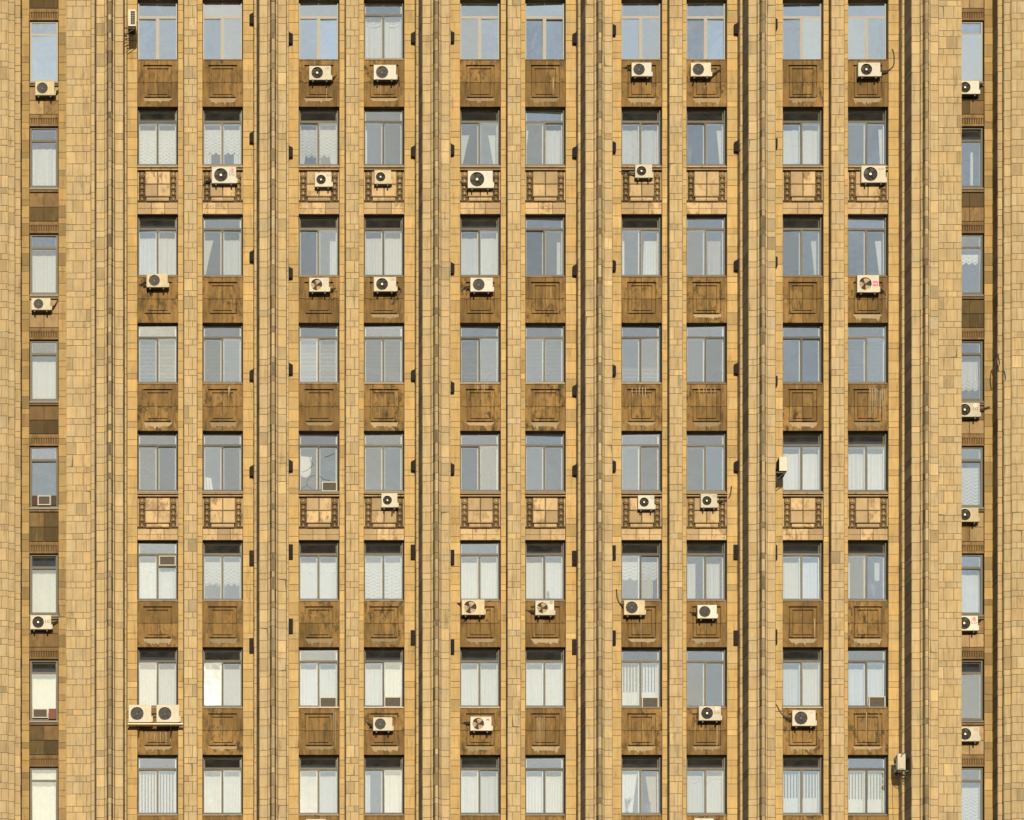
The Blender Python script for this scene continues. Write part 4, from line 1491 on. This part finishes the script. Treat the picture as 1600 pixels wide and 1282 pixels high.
def outdoor_unit(x0, x1, y0, y1, c, r, look, style='radial', logo=None, pipe=None, end=False, relief_=None, bracket=True):
    front = relief_ if relief_ is not None else ((Z_E - 0.1 + 0.42) if end else (Z_SP + 0.42))
    xa, xb = X(ux(x0, front)), X(ux(x1, front))
    zt, zb = Z(uy(y0, front)), Z(uy(y1, front))
    w, h = xb - xa, zt - zb
    ac_count[0] += 1
    en = 'ac_yellow' if ac_count[0] in (1, 5, 9, 17, 24, 33) else 'ac_white' if ac_count[0] % 3 == 1 else 'ac'
    body, fan, guard, fc, R = fan_unit(w, h, style, en)
    root = empty('air_conditioner', (xa, -front, zb))
    tag(root, f"{look}, below {place(c, r)}", 'air conditioner', 'air conditioner units on the facade')
    add('case', body, root)
    add('fan', fan, root)
    add('fan_guard', guard, root)
    if bracket:
        wl_ = 0.41

        def arm(m):
            m.box(-0.02, 0.02, 0.0, wl_, -0.05, -0.005)
            m.box(-0.02, 0.02, wl_ - 0.05, wl_, -0.16, -0.051)
            m.tube([(0, 0.10, -0.05), (0, wl_ - 0.02, -0.14)], 0.016, 5)
            m.box(-0.026, 0.026, -0.025, 0.03, -0.085, 0.006)
        am = simple('arm', arm, 'bracket', ['bracket'])
        for t in (0.17, 0.80):
            add('bracket', am, root, (w * t, 0, 0))
    if logo == 'LG' or logo == 'LGfaded':
        add('emblem', emblem('red' if logo == 'LG' else 'pale_red'), root, (w * 0.82, -0.001, h * 0.80), None).scale = (w / 0.9,) * 3
        add('lettering', text_mesh('LG', 0.17, 'ink'), root, (w * 0.82, -0.002, h * 0.56), (math.radians(90), 0, 0))
    elif logo == 'LGsmall':
        add('lettering', text_mesh('LG', 0.12, 'ink'), root, (w * 0.84, -0.002, h * 0.82), (math.radians(90), 0, 0))
    elif logo == 'reddot':
        add('emblem', emblem('red'), root, (w * 0.74, -0.001, h * 0.80)).scale = (0.5,) * 3
        add('lettering', text_mesh('LG', 0.10, 'ink'), root, (w * 0.87, -0.002, h * 0.80), (math.radians(90), 0, 0))
    elif logo == 'AEU':
        add('lettering', text_mesh('AEU', 0.10, 'ink_blue'), root, (w * 0.83, -0.002, h * 0.84), (math.radians(90), 0, 0))
    elif logo == 'pink':
        s_ = MB()
        s_.box(-0.10, 0.10, -0.003, 0, -0.09, 0.09)
        add('sticker', s_.mesh('sticker', ['pink']), root, (w * 0.83, -0.001, h * 0.50))
        add('lettering', text_mesh('Haier', 0.075, 'white'), root, (w * 0.83, -0.006, h * 0.50), (math.radians(90), 0, 0))
    elif logo == 'palepink':
        s_ = MB()
        s_.box(-0.075, 0.075, -0.003, 0, -0.09, 0.09)
        add('sticker', s_.mesh('sticker', ['pink_pale']), root, (w * 0.84, -0.001, h * 0.54))
        s2 = MB()
        s2.ring(0, 0, -0.003, 0.03, 0.05, 16)
        add('emblem', s2.mesh('emblem', ['ink']), root, (w * 0.84, -0.001, h * 0.86))
    elif logo == 'arch':
        s2 = MB()
        s2.poly([(-0.06, -0.03), (-0.045, 0.03), (0.0, 0.055), (0.045, 0.03), (0.06, -0.03), (0.03, -0.03), (0.0, 0.0), (-0.02, -0.03)], -0.003, 0)
        add('emblem', s2.mesh('emblem', [M['red']]), root, (w * 0.82, -0.001, h * 0.76))
    elif logo == 'bar':
        add('lettering', text_mesh('- -', 0.09, 'ink'), root, (w * 0.83, -0.002, h * 0.82), (math.radians(90), 0, 0))
    if pipe:
        # lagged pipes from the unit's flank to the wall
        back = 0.40 if relief_ is None else 0.3
        pts = []
        for (px_, py_, d_) in pipe:
            pts.append((X(ux(px_, front - d_)) - xa, d_, Z(uy(py_, front - d_)) - zb))
        fine = []
        for a, b in zip(pts[:-1], pts[1:]):
            for k_ in range(4):
                t = k_ / 4
                fine.append(tuple(a[i] + (b[i] - a[i]) * t for i in range(3)))
        fine.append(pts[-1])
        # soften
        for _ in range(2):
            fine = [fine[0]] + [tuple((fine[i - 1][q_] + 2 * fine[i][q_] + fine[i + 1][q_]) / 4 for q_ in range(3)) for i in range(1, len(fine) - 1)] + [fine[-1]]
        pm = MB()
        pm.tube(fine, 0.026, 6)
        pm.tube([(p[0], p[1] + 0.03, p[2] - 0.045) for p in fine], 0.016, 6)
        add('pipe', pm.mesh('pipe', ['pipe']), root)
    return root


D = 0.15
U = outdoor_unit
U(55, 85, 127, 149, 0, 1, 'cream unit with slatted round grille', 'vert', None, [(85, 144, D), (92, 142, .35), (97, 130, .4), (100, 121, .4)], True)
U(49, 79, 466, 484.5, 0, 3, 'small cream unit with pipes rising right', 'vert', None, [(79, 481, D), (86, 478, .35), (92, 466, .4), (98, 457, .4)], True)
U(47.5, 80, 961.5, 983.5, 0, 6, 'cream unit with red round emblem', 'radial', 'LGfaded', [(80, 974, D), (88, 972, .35), (99, 968, .4)], True)
U(331, 369, 261, 286.5, 2, 2, 'large cream unit with red emblem and pale hub', 'radial', 'LG', [(331, 280, D), (320, 284, .35), (317, 292, .4)])
U(229, 262, 428, 449, 1, 3, 'cream unit with slatted dark grille', 'vert', None, [(229, 443, D), (222, 444, .35), (217, 446, .4)])
U(483, 517, 103, 125, 3, 1, 'cream unit with bare black fan', 'radial', 'LGsmall', [(517, 124, D), (522, 121, .35), (526, 118, .4)])
U(584, 619, 101.5, 124.5, 4, 1, 'cream unit with dark label top right', 'vert', 'bar', [(619, 121, D), (623, 120, .35), (624, 136, .4)])
U(492, 518, 270, 292, 3, 2, 'small cream unit with tiny red emblem', 'radial', 'reddot')
U(585, 611, 266, 287.5, 4, 2, 'small plain cream unit with pale hub', 'radial', None)
U(731, 770, 267, 294, 5, 2, 'large cream unit with pale round hub', 'radial', 'bar', [(731, 288, D), (722, 287, .35), (718, 283, .4)])
U(483, 514, 434, 456, 3, 3, 'cream unit with tan-grey fan', 'open', 'AEU', [(514, 452, D), (520, 452, .35), (525, 451, .4)])
U(584, 619, 433, 455.5, 4, 3, 'cream unit with black fan and tangled cable', 'radial', 'LGsmall', [(619, 449, D), (624, 450, .35), (628, 455, .4), (612, 476, .4)])
U(735, 770, 434, 456, 5, 3, 'cream unit with slatted grille and blue lettering', 'vert', 'AEU', [(735, 448, D), (726, 449, .35), (720, 456, .4)])
U(596, 621, 771, 793, 4, 5, 'small square cream unit with brown fan', 'radial', 'bar', [(613, 796, D), (612, 812, .4)])
U(583, 613, 1121, 1142, 4, 7, 'cream unit with dark fan, pipes on its left', 'vert', None, [(583, 1134, D), (576, 1131, .35), (571, 1128, .4)])
U(735, 768, 1120, 1142, 5, 7, 'cream unit with small dark red arch mark', 'open', 'arch', [(735, 1129, D), (727, 1129, .35), (721, 1131, .4)])
U(721.5, 757, 937, 961, 5, 6, 'cream unit with black fan and pipe hooking left', 'open', 'bar', [(721, 943, D), (713, 943, .35), (708, 939, .4), (707, 933, .4)])
U(836.5, 866, 938.5, 961.5, 6, 6, 'cream unit with faded pink sticker', 'open', 'palepink', [(836, 955, D), (829, 955, .35), (821, 954, .4)])
U(987, 1018, 98, 119.5, 7, 1, 'cream unit with slatted square guard', 'vert', 'bar', [(987, 105, D), (979, 105, .35), (972, 107, .4)])
U(1079.5, 1111, 98, 119.5, 8, 1, 'cream unit with brown slatted grille', 'vert', None, [(1111, 117, D), (1119, 113, .35), (1127, 108, .4)])
U(992.5, 1019, 257, 278, 7, 2, 'small cream unit with pale hub, cable left', 'radial', None, [(992, 271, D), (975, 270, .3), (961, 267, .35)])
U(997, 1022.5, 774, 796, 7, 5, 'small square cream unit with black fan', 'radial', 'LGsmall')
U(1095, 1120.5, 772, 793.5, 8, 5, 'small cream unit with black pipe rising right', 'radial', 'LGsmall', [(1120, 783, D), (1134, 783, .35), (1141, 776, .3), (1143, 760, .3)])
U(975, 1007.5, 938, 961, 7, 6, 'cream unit with round slatted grille', 'vert', 'bar', [(975, 946, D), (968, 944, .3), (964, 934, .3), (963, 921, .3)])
U(1090, 1120, 945.5, 966.5, 8, 6, 'low cream unit hung clear of the sill', 'horiz', 'bar', [(1090, 958, D), (1083, 958, .35), (1077, 957, .4)])
U(1092, 1126.5, 1103.5, 1126, 8, 7, 'cream unit with faded red emblem', 'radial', 'LGfaded')
U(1238, 1274.5, 1110, 1134.5, 9, 7, 'large cream unit with blue lettering, thick hoses left', 'vert', 'AEU', [(1238, 1123, D), (1229, 1122, .3), (1220, 1115, .3), (1213, 1101, .3)])
U(1341, 1375.5, 98, 119.5, 10, 1, 'cream unit with cable looping up right', 'radial', 'bar', [(1375, 112, D), (1389, 111, .3), (1397, 103, .3), (1397, 85, .3), (1394, 77, .3)])
U(1346, 1384, 259, 285.5, 10, 2, 'large cream unit with pale hub', 'radial', 'reddot')
U(1339.5, 1373.5, 430, 457, 10, 3, 'cream unit with bright pink sticker', 'open', 'pink', [(1373, 452, D), (1380, 454, .35), (1384, 462, .4)])
U(1495, 1530, 126.5, 147, 11, 1, 'cream unit half hidden by the wall', 'radial', 'bar', [(1530, 133, D), (1535, 132, .35)], True)
U(1493.5, 1531, 629.5, 651.5, 11, 4, 'half hidden cream unit with faded red emblem', 'radial', 'LGfaded', [(1531, 641, D), (1539, 638, .25), (1547, 636, .25)], True)
U(1495, 1529, 793.5, 815.5, 11, 5, 'half hidden cream unit with blue lettering', 'radial', 'AEU', None, True)
U(1494, 1528, 962.5, 985.5, 11, 6, 'half hidden cream unit with red emblem', 'radial', 'LG', [(1528, 969, D), (1533, 968, .35)], True)
U(1495, 1530.5, 1136, 1158.5, 11, 7, 'half hidden cream unit with black fan', 'radial', 'LGsmall', None, True)
U(478, 509, 1280, 1302, 3, 8, 'cream unit cut off by the lower edge', 'radial', None)
U(1085, 1115, 1279, 1301, 8, 8, 'cream unit just showing at the lower edge', 'radial', None)

# the pair on one shelf
for i, (a, b, lk) in enumerate(((201, 236.5, 'left of two louvred cream units sharing a shelf'), (244.5, 280, 'right of two louvred cream units sharing a shelf'))):
    U(a, b, 1101.5, 1129, 1, 7, lk, 'horiz', None, None, False, 0.52, False)
sh = MB()
fr_ = 0.54
sa, sb = X(ux(199.5, fr_)), X(ux(286, fr_))
zs = Z(uy(1130.5, fr_))
sh.box(sa, sb, -fr_, -fr_ + 0.36, zs - 0.035, zs)
shelf_root = empty('metal_shelf', ((sa + sb) / 2, -fr_, zs - 0.035))
tag(shelf_root, 'long pale steel shelf under two air conditioners, column one, seventh row', 'shelf')
m_ = MB()
m_.box((sa - sb) / 2, (sb - sa) / 2, 0, 0.36, 0.0, 0.033)
add('tray', m_.mesh('tray', ['hub']), shelf_root)
for t in (-0.30, 0.28):
    m_ = MB()
    m_.box(-0.025, 0.025, 0.0, 0.60, -0.06, -0.002)
    m_.tube([(0, 0.1, -0.06), (0, 0.60, -0.36)], 0.02, 5)
    add('bracket', m_.mesh('bracket', ['bracket']), shelf_root, ((sb - sa) * t, 0, 0))


# units turned sideways on the flanks of the deep piers: front (fan) looks along the facade
def side_unit(px0, px1, py0, py1, relief_near, face, label):
    """face -1: fan looks left, +1: fan looks right; px0..px1 is its flank as seen from the street"""
    xa, xb = X(ux(px0, relief_near)), X(ux(px1, relief_near))
    zt, zb = Z(uy(py0, relief_near)), Z(uy(py1, relief_near))
    h = zt - zb
    w = 0.78
    body, fan, guard, fc, R = fan_unit(w, h, 'radial')
    if face < 0:
        root = empty('air_conditioner', (xa, -relief_near + w, zb))
        root.rotation_euler = (0, 0, math.radians(-90))
    else:
        root = empty('air_conditioner', (xb, -relief_near, zb))
        root.rotation_euler = (0, 0, math.radians(90))
    tag(root, label, 'air conditioner', 'air conditioner units on the facade')
    add('case', body, root)
    add('fan', fan, root)
    add('fan_guard', guard, root)
    for t in (0.15, 0.85):
        m_ = MB()
        m_.box(-0.02, 0.02, 0.02, 0.42, -0.05, -0.004)
        m_.tube([(0, 0.06, -0.05), (0, 0.42, -0.30)], 0.016, 5)
        add('bracket', m_.mesh('bracket', ['bracket']), root, (w * t, 0, 0))
    return root, h, w


root, h_, w_ = side_unit(198.5, 212.5, 15, 41, 1.45, 1, 'cream unit turned sideways left of column one, top row, grille to the street')
m_ = MB()
for i in range(3):
    m_.box(-0.006, 0.0, 0.036 + i * 0.078, 0.042 + i * 0.078, 0.06, h_ - 0.06, 0)
for i in range(7):
    zz = 0.06 + (h_ - 0.12) * i / 6
    m_.box(-0.008, -0.001, 0.035, 0.20, zz - 0.003, zz + 0.003, 0)
m_.box(-0.0005, 0.001, 0.035, 0.20, 0.06, h_ - 0.06, 1)
add('grille', m_.mesh('grille', ['ac', 'black']), root)
side_unit(1219, 1230, 714, 736, 1.25, 1, 'cream unit turned sideways left of column nine, fifth row')
root, h_, w_ = side_unit(1402.5, 1416, 1178, 1203, 1.40, -1, 'cream unit turned sideways on the pier right of column ten, low down')
m_ = MB()
fl = [(0.0, 0.0), (0.05, 0.10), (0.16, 0.16), (0.26, 0.08), (0.33, -0.06)]
m_.tube([(w_ + 0.01, 0.12 + p[0], h_ * 0.8 + p[1]) for p in fl], 0.022, 6)
m_.tube([(w_ + 0.01, 0.02, 0.02), (w_ + 0.015, 0.02, -0.4), (w_ + 0.01, 0.04, -0.9), (w_ + 0.012, 0.05, -1.35)], 0.010, 5)
add('pipe', m_.mesh('pipe', ['pipe']), root)
m_ = MB()
m_.box(w_ + 0.001, w_ + 0.004, 0.04, 0.20, h_ * 0.86, h_ * 0.92)
m_.box(w_ + 0.001, w_ + 0.012, 0.14, 0.25, h_ * 0.08, h_ * 0.34)
add('label_plate', m_.mesh('label_plate', ['ac_grey']), root)


# ------------------------------------------------------------------ box units set into windows
def window_unit(px0, px1, py0, py1, c, r, look, end=False, yoff=0.0):
    pl = (Z_E - 0.2) if end else Z_W
    front = pl + 0.12
    xa, xb, zt, zb = X(ux(px0, front)), X(ux(px1, front)), Z(uy(py0, front)), Z(uy(py1, front))
    w, h = xb - xa, zt - zb
    root = empty('window_air_conditioner', (xa, -front + yoff, zb))
    tag(root, f"{look} in {place(c, r)}", 'air conditioner', 'box units set into windows')
    m = MB()
    t = 0.035
    dp = 0.42
    m.box(0, t, 0, dp, 0, h)
    m.box(w - t, w, 0, dp, 0, h)
    m.box(t, w - t, 0.001, dp, h - t, h - .001)
    m.box(t, w - t, 0.001, dp, 0.001, t)
    add('case', m.mesh('case', ['wac']), root)
    m = MB()
    m.box(t, w - t, 0.03, dp, t, h - t)
    n = 7
    for i in range(n):
        zz = t + (h - 2 * t) * (i + 0.5) / n
        m.box(t, w - t, 0.012, 0.03, zz - 0.008, zz + 0.004)
    add('grille', m.mesh('grille', ['wac_grille']), root)


window_unit(59, 79, 774.5, 789.5, 0, 5, 'brown box unit standing on a board', True)
window_unit(51, 74.5, 1107.5, 1122, 0, 7, 'grey box unit beside a red-brown block', True)
window_unit(503, 526.5, 753, 768, 3, 5, 'tilted cream-edged box unit under cracked glass')
window_unit(248.5, 274.5, 868.5, 884, 1, 6, 'dark box unit high up right')
window_unit(499.5, 526, 1089.5, 1106, 3, 7, 'brown grilled box unit bottom right')
window_unit(600.5, 627, 1089, 1105.5, 4, 7, 'brown grilled box unit low right')
window_unit(1003, 1029, 1089.5, 1106.5, 7, 7, 'black-faced box unit low right')
window_unit(1357.5, 1383.5, 1088.5, 1106, 10, 7, 'dark box unit low right')


def block(name, px0, px1, py0, py1, mat, label, cat, end, lift=0.1, dp=0.25, group=None, tilt=0):
    pl = (Z_E - 0.2) if end else Z_W
    front = pl + lift
    xa, xb, zt, zb = X(ux(px0, front)), X(ux(px1, front)), Z(uy(py0, front)), Z(uy(py1, front))
    m = MB()
    m.cbox(0, xb - xa, 0, dp, 0, zt - zb, 0.012)
    m.box(0.02, xb - xa - 0.02, -0.004, 0.002, (zt - zb) * 0.82, (zt - zb) * 0.9)
    o = add(name, m.mesh(name, [mat]), None, (xa, -front, zb), (0, tilt, 0))
    return tag(o, label, cat, group)


block('filler_board', 76, 87.5, 1107.5, 1124, 'brick_red', 'red-brown board filling the window beside a box unit, left end bay', 'board', True)
block('filler_board', 50, 58, 774.5, 790, 'dark_brown', 'dark brown board left of the box unit, left end bay, fifth row', 'board', True, 0.06)
block('filler_board', 80, 88, 774.5, 790, 'dark_brown', 'dark brown board right of the box unit, left end bay, fifth row', 'board', True, 0.06)
for i, (a, b, t_) in enumerate(((319, 323, -0.08), (324, 328, -0.1), (329, 333, -0.14))):
    block('binder', a, b, 745 + i, 768.5, 'white', f"{['leftmost', 'middle', 'rightmost'][i]} white binder leaning on the sill, column two, fifth row", 'binder', False, -0.16, 0.2, 'binders on a sill', t_)

# cracked panes of column three, fifth row
w35 = WIN[3, 5]
m_ = MB()
cr = [[(0.55, 1.0), (0.30, 0.78), (0.12, 0.72)], [(0.55, 1.0), (0.44, 1.15), (0.40, 1.3)], [(0.28, 0.22), (0.32, 0.42), (0.44, 0.56), (0.60, 0.60)],
      [(0.72, 0.60), (0.86, 0.52), (0.93, 0.45), (1.06, 0.43), (1.15, 0.42)], [(0.95, 1.28), (1.15, 1.34), (1.32, 1.43)], [(0.1, 0.10), (0.3, 0.22), (0.5, 0.08)]]
for ln_ in cr:
    m_.tube([(p[0], 0.030, p[1]) for p in ln_], 0.006, 5)
add('crack', m_.mesh('crack', ['black']), w35)
m_ = MB()
pts = [(0.03, 1.40), (0.50, 1.36), (0.46, 1.0)]
for i in range(10):
    a = math.radians(-10 - 160 * i / 9)
    pts.append((0.25 + 0.22 * math.cos(a), 0.86 + 0.26 * math.sin(a)))
m_.poly(pts, 0.30, 0.32)
o = add('paper_screen', m_.mesh('paper_screen', ['white']), None, (COLX[3][0], Y_W + 0.06, rows[4][1] + 0.1))
tag(o, 'torn white paper screen behind cracked glass, column three, fifth row', 'paper')


# ------------------------------------------------------------------ houseplants behind the glass
def plant(c, r, fx_, hgt, n, label):
    x0, x1 = COLX[c]
    zt, zb = rows[r - 1]
    root = empty('potted_plant', (x0 + (x1 - x0) * fx_, Y_W + 0.30, zb + 0.09))
    tag(root, f"{label} behind glass, {place(c, r)}", 'plant', 'plants on the sills')
    m = MB()
    pr_ = [(0.05, 0), (0.075, 0.12), (0.082, 0.12), (0.082, 0.14)]
    for (r0_, z0_), (r1_, z1_) in zip(pr_[:-1], pr_[1:]):
        for i in range(10):
            a, b = 2 * math.pi * i / 10, 2 * math.pi * (i + 1) / 10
            m.quad((r0_ * math.cos(a), r0_ * math.sin(a), z0_), (r0_ * math.cos(b), r0_ * math.sin(b), z0_), (r1_ * math.cos(b), r1_ * math.sin(b), z1_), (r1_ * math.cos(a), r1_ * math.sin(a), z1_))
    add('pot', m.mesh('pot', ['brick_red']), root)
    m = MB()
    rr = random.Random(c * 31 + r)
    for i in range(n):
        a = rr.uniform(0, 2 * math.pi)
        ln_ = rr.uniform(0.5, 1.0) * hgt
        lean = rr.uniform(0.15, 0.5)
        pts = []
        for k_ in range(6):
            t = k_ / 5
            rad = lean * ln_ * t * t * 0.8
            pts.append(Vector((math.cos(a) * rad, math.sin(a) * rad * 0.35, 0.12 + ln_ * (t - 0.25 * t * t))))
        side = Vector((-math.sin(a), 0.3 * math.cos(a), 0.1))
        for k_ in range(5):
            w0, w1 = 0.035 * math.sin(math.pi * (k_ / 5 * 0.9 + 0.1)), 0.035 * math.sin(math.pi * ((k_ + 1) / 5 * 0.9 + 0.1))
            m.quad(tuple(pts[k_] - side * w0), tuple(pts[k_] + side * w0), tuple(pts[k_ + 1] + side * w1), tuple(pts[k_ + 1] - side * w1))
    add('leaves', m.mesh('leaves', ['leaf']), root)


plant(8, 2, 0.12, 1.25, 16, 'tall palm-like plant')
plant(10, 6, 0.72, 1.1, 14, 'leafy plant')
plant(7, 8, 0.18, 0.85, 22, 'bushy plant')
plant(7, 8, 0.72, 0.6, 14, 'low plant')
plant(6, 6, 0.62, 0.45, 12, 'small plant')


# ------------------------------------------------------------------ iron fixtures on the piers
def fixture_a(sgn):
    """tapered housing, base against the pier step, 7 px wide, 17.5 px high"""
    def f(m):
        b0, b1 = -8.8 * P_, 8.8 * P_
        t0, t1 = -8.0 * P_, 5.6 * P_
        w = 6.6 * P_
        for (y0, y1) in ((-0.22, -0.02),):
            pts = [(0, b0), (w * sgn, t0), (w * sgn, t1), (0, b1)]
            if sgn < 0:
                pts = pts[::-1]
            m.poly(pts, y0, y1)
        for i in range(3):
            zz = -6.0 * P_ + i * 4.2 * P_
            m.box(min(1.2 * P_ * sgn, 5.6 * P_ * sgn), max(1.2 * P_ * sgn, 5.6 * P_ * sgn), -0.232, -0.221, zz, zz + 0.02)
        m.box(min(0, 1.0 * P_ * sgn), max(0, 1.0 * P_ * sgn), -0.26, 0.0, -9.6 * P_, 9.2 * P_)
    return f


def fixture_b(sgn):
    """straight back plate with two lugs, 22 px high"""
    def f(m):
        w = 6.8 * P_ * sgn
        m.box(min(0, w), max(0, w), -0.10, 0.0, -11.5 * P_, 11.5 * P_)
        for zz in (-7.2, 5.0):
            m.box(min(0.5 * P_ * sgn, w), max(0.5 * P_ * sgn, w), -0.13, -0.101, (zz - 2.2) * P_, (zz + 2.2) * P_)
        m.box(min(w * .3, w * .6), max(w * .3, w * .6), -0.15, -0.101, -4.5 * P_, 2.5 * P_)
    return f


FIX = {
    ('R', 2): [30.5, 216, 401.5, 587, 737, 872, 1009], ('L', 3): [61, 238.5, 427.5, 577.5, 728.5, 862.5, 978.5],
    ('R', 4): [60, 238, None, 587, 728.5, 863, 996.5], ('L', 5): [59, 235, 420, 606, 733.5, 871, 1011],
    ('R', 6): [61, 239, 423.5, 611, 735.5, 872.5, 1011], ('L', 7): [48, 231, 416, 579.5, 729, 864, 997],
    ('R', 8): [46, 230, 415.5, 577, 729.5, 863, 997], ('L', 9): [38, 224.5, 409.5, 595.5, None, 863.5, 995.5],
}
for (sd, c), ys in FIX.items():
    pi_ = (c if sd == 'R' else c - 1) // 2
    edge = PIER[pi_] - 26.5 if sd == 'R' else PIER[pi_] + 26.5
    sgn = -1 if sd == 'R' else 1
    for k_, yy in enumerate(ys):
        if yy is None:
            continue
        kind = 'b' if k_ >= 5 else 'a'
        me = simple(('fix', kind, sgn), (fixture_b if kind == 'b' else fixture_a)(sgn), 'wall_fixture', ['rust'])
        o = add('wall_fixture', me, None, (X(edge) + sgn * 0.018, -0.02, Z(uy(yy, 0.1))))
        look = 'tapered dark iron wall housing' if kind == 'a' else 'flat dark iron plate with two lugs'
        side = 'right of' if sd == 'R' else 'left of'
        tag(o, f"{look} {side} {COLN[c]}, {['highest', 'second', 'third', 'fourth', 'fifth', 'sixth', 'lowest'][k_]} down the pier", 'wall fixture', 'iron fixtures on the pier sides')

# loose cables on the right wing
m_ = MB()
d_ = -1.2


def wp(px_, py_, dd):
    return (X(ux(px_, dd)), -dd, Z(uy(py_, dd)))


m_.tube([wp(1561, 554, -1.24), wp(1556, 560, -1.2), wp(1554, 575, -1.2), wp(1556, 590, -1.22)], 0.022, 5)
m_.tube([wp(1560, 556, -1.24), wp(1562, 568, -1.2), wp(1558, 580, -1.2)], 0.018, 5)
m_.tube([wp(1557, 560, -1.22), wp(1559, 572, -1.2), wp(1561, 581, -1.24)], 0.014, 5)
o = add('loose_cable', m_.mesh('loose_cable', ['pipe']))
tag(o, 'tangle of black cable hanging on the right wing wall', 'cable')
m_ = MB()
m_.tube([wp(1569, 579, -0.94), wp(1571, 588, -0.93), wp(1571, 594, -0.95)], 0.018, 5)
o = add('loose_cable', m_.mesh('loose_cable', ['pipe']))
tag(o, 'short black cable end below the tangle, right wing wall', 'cable')
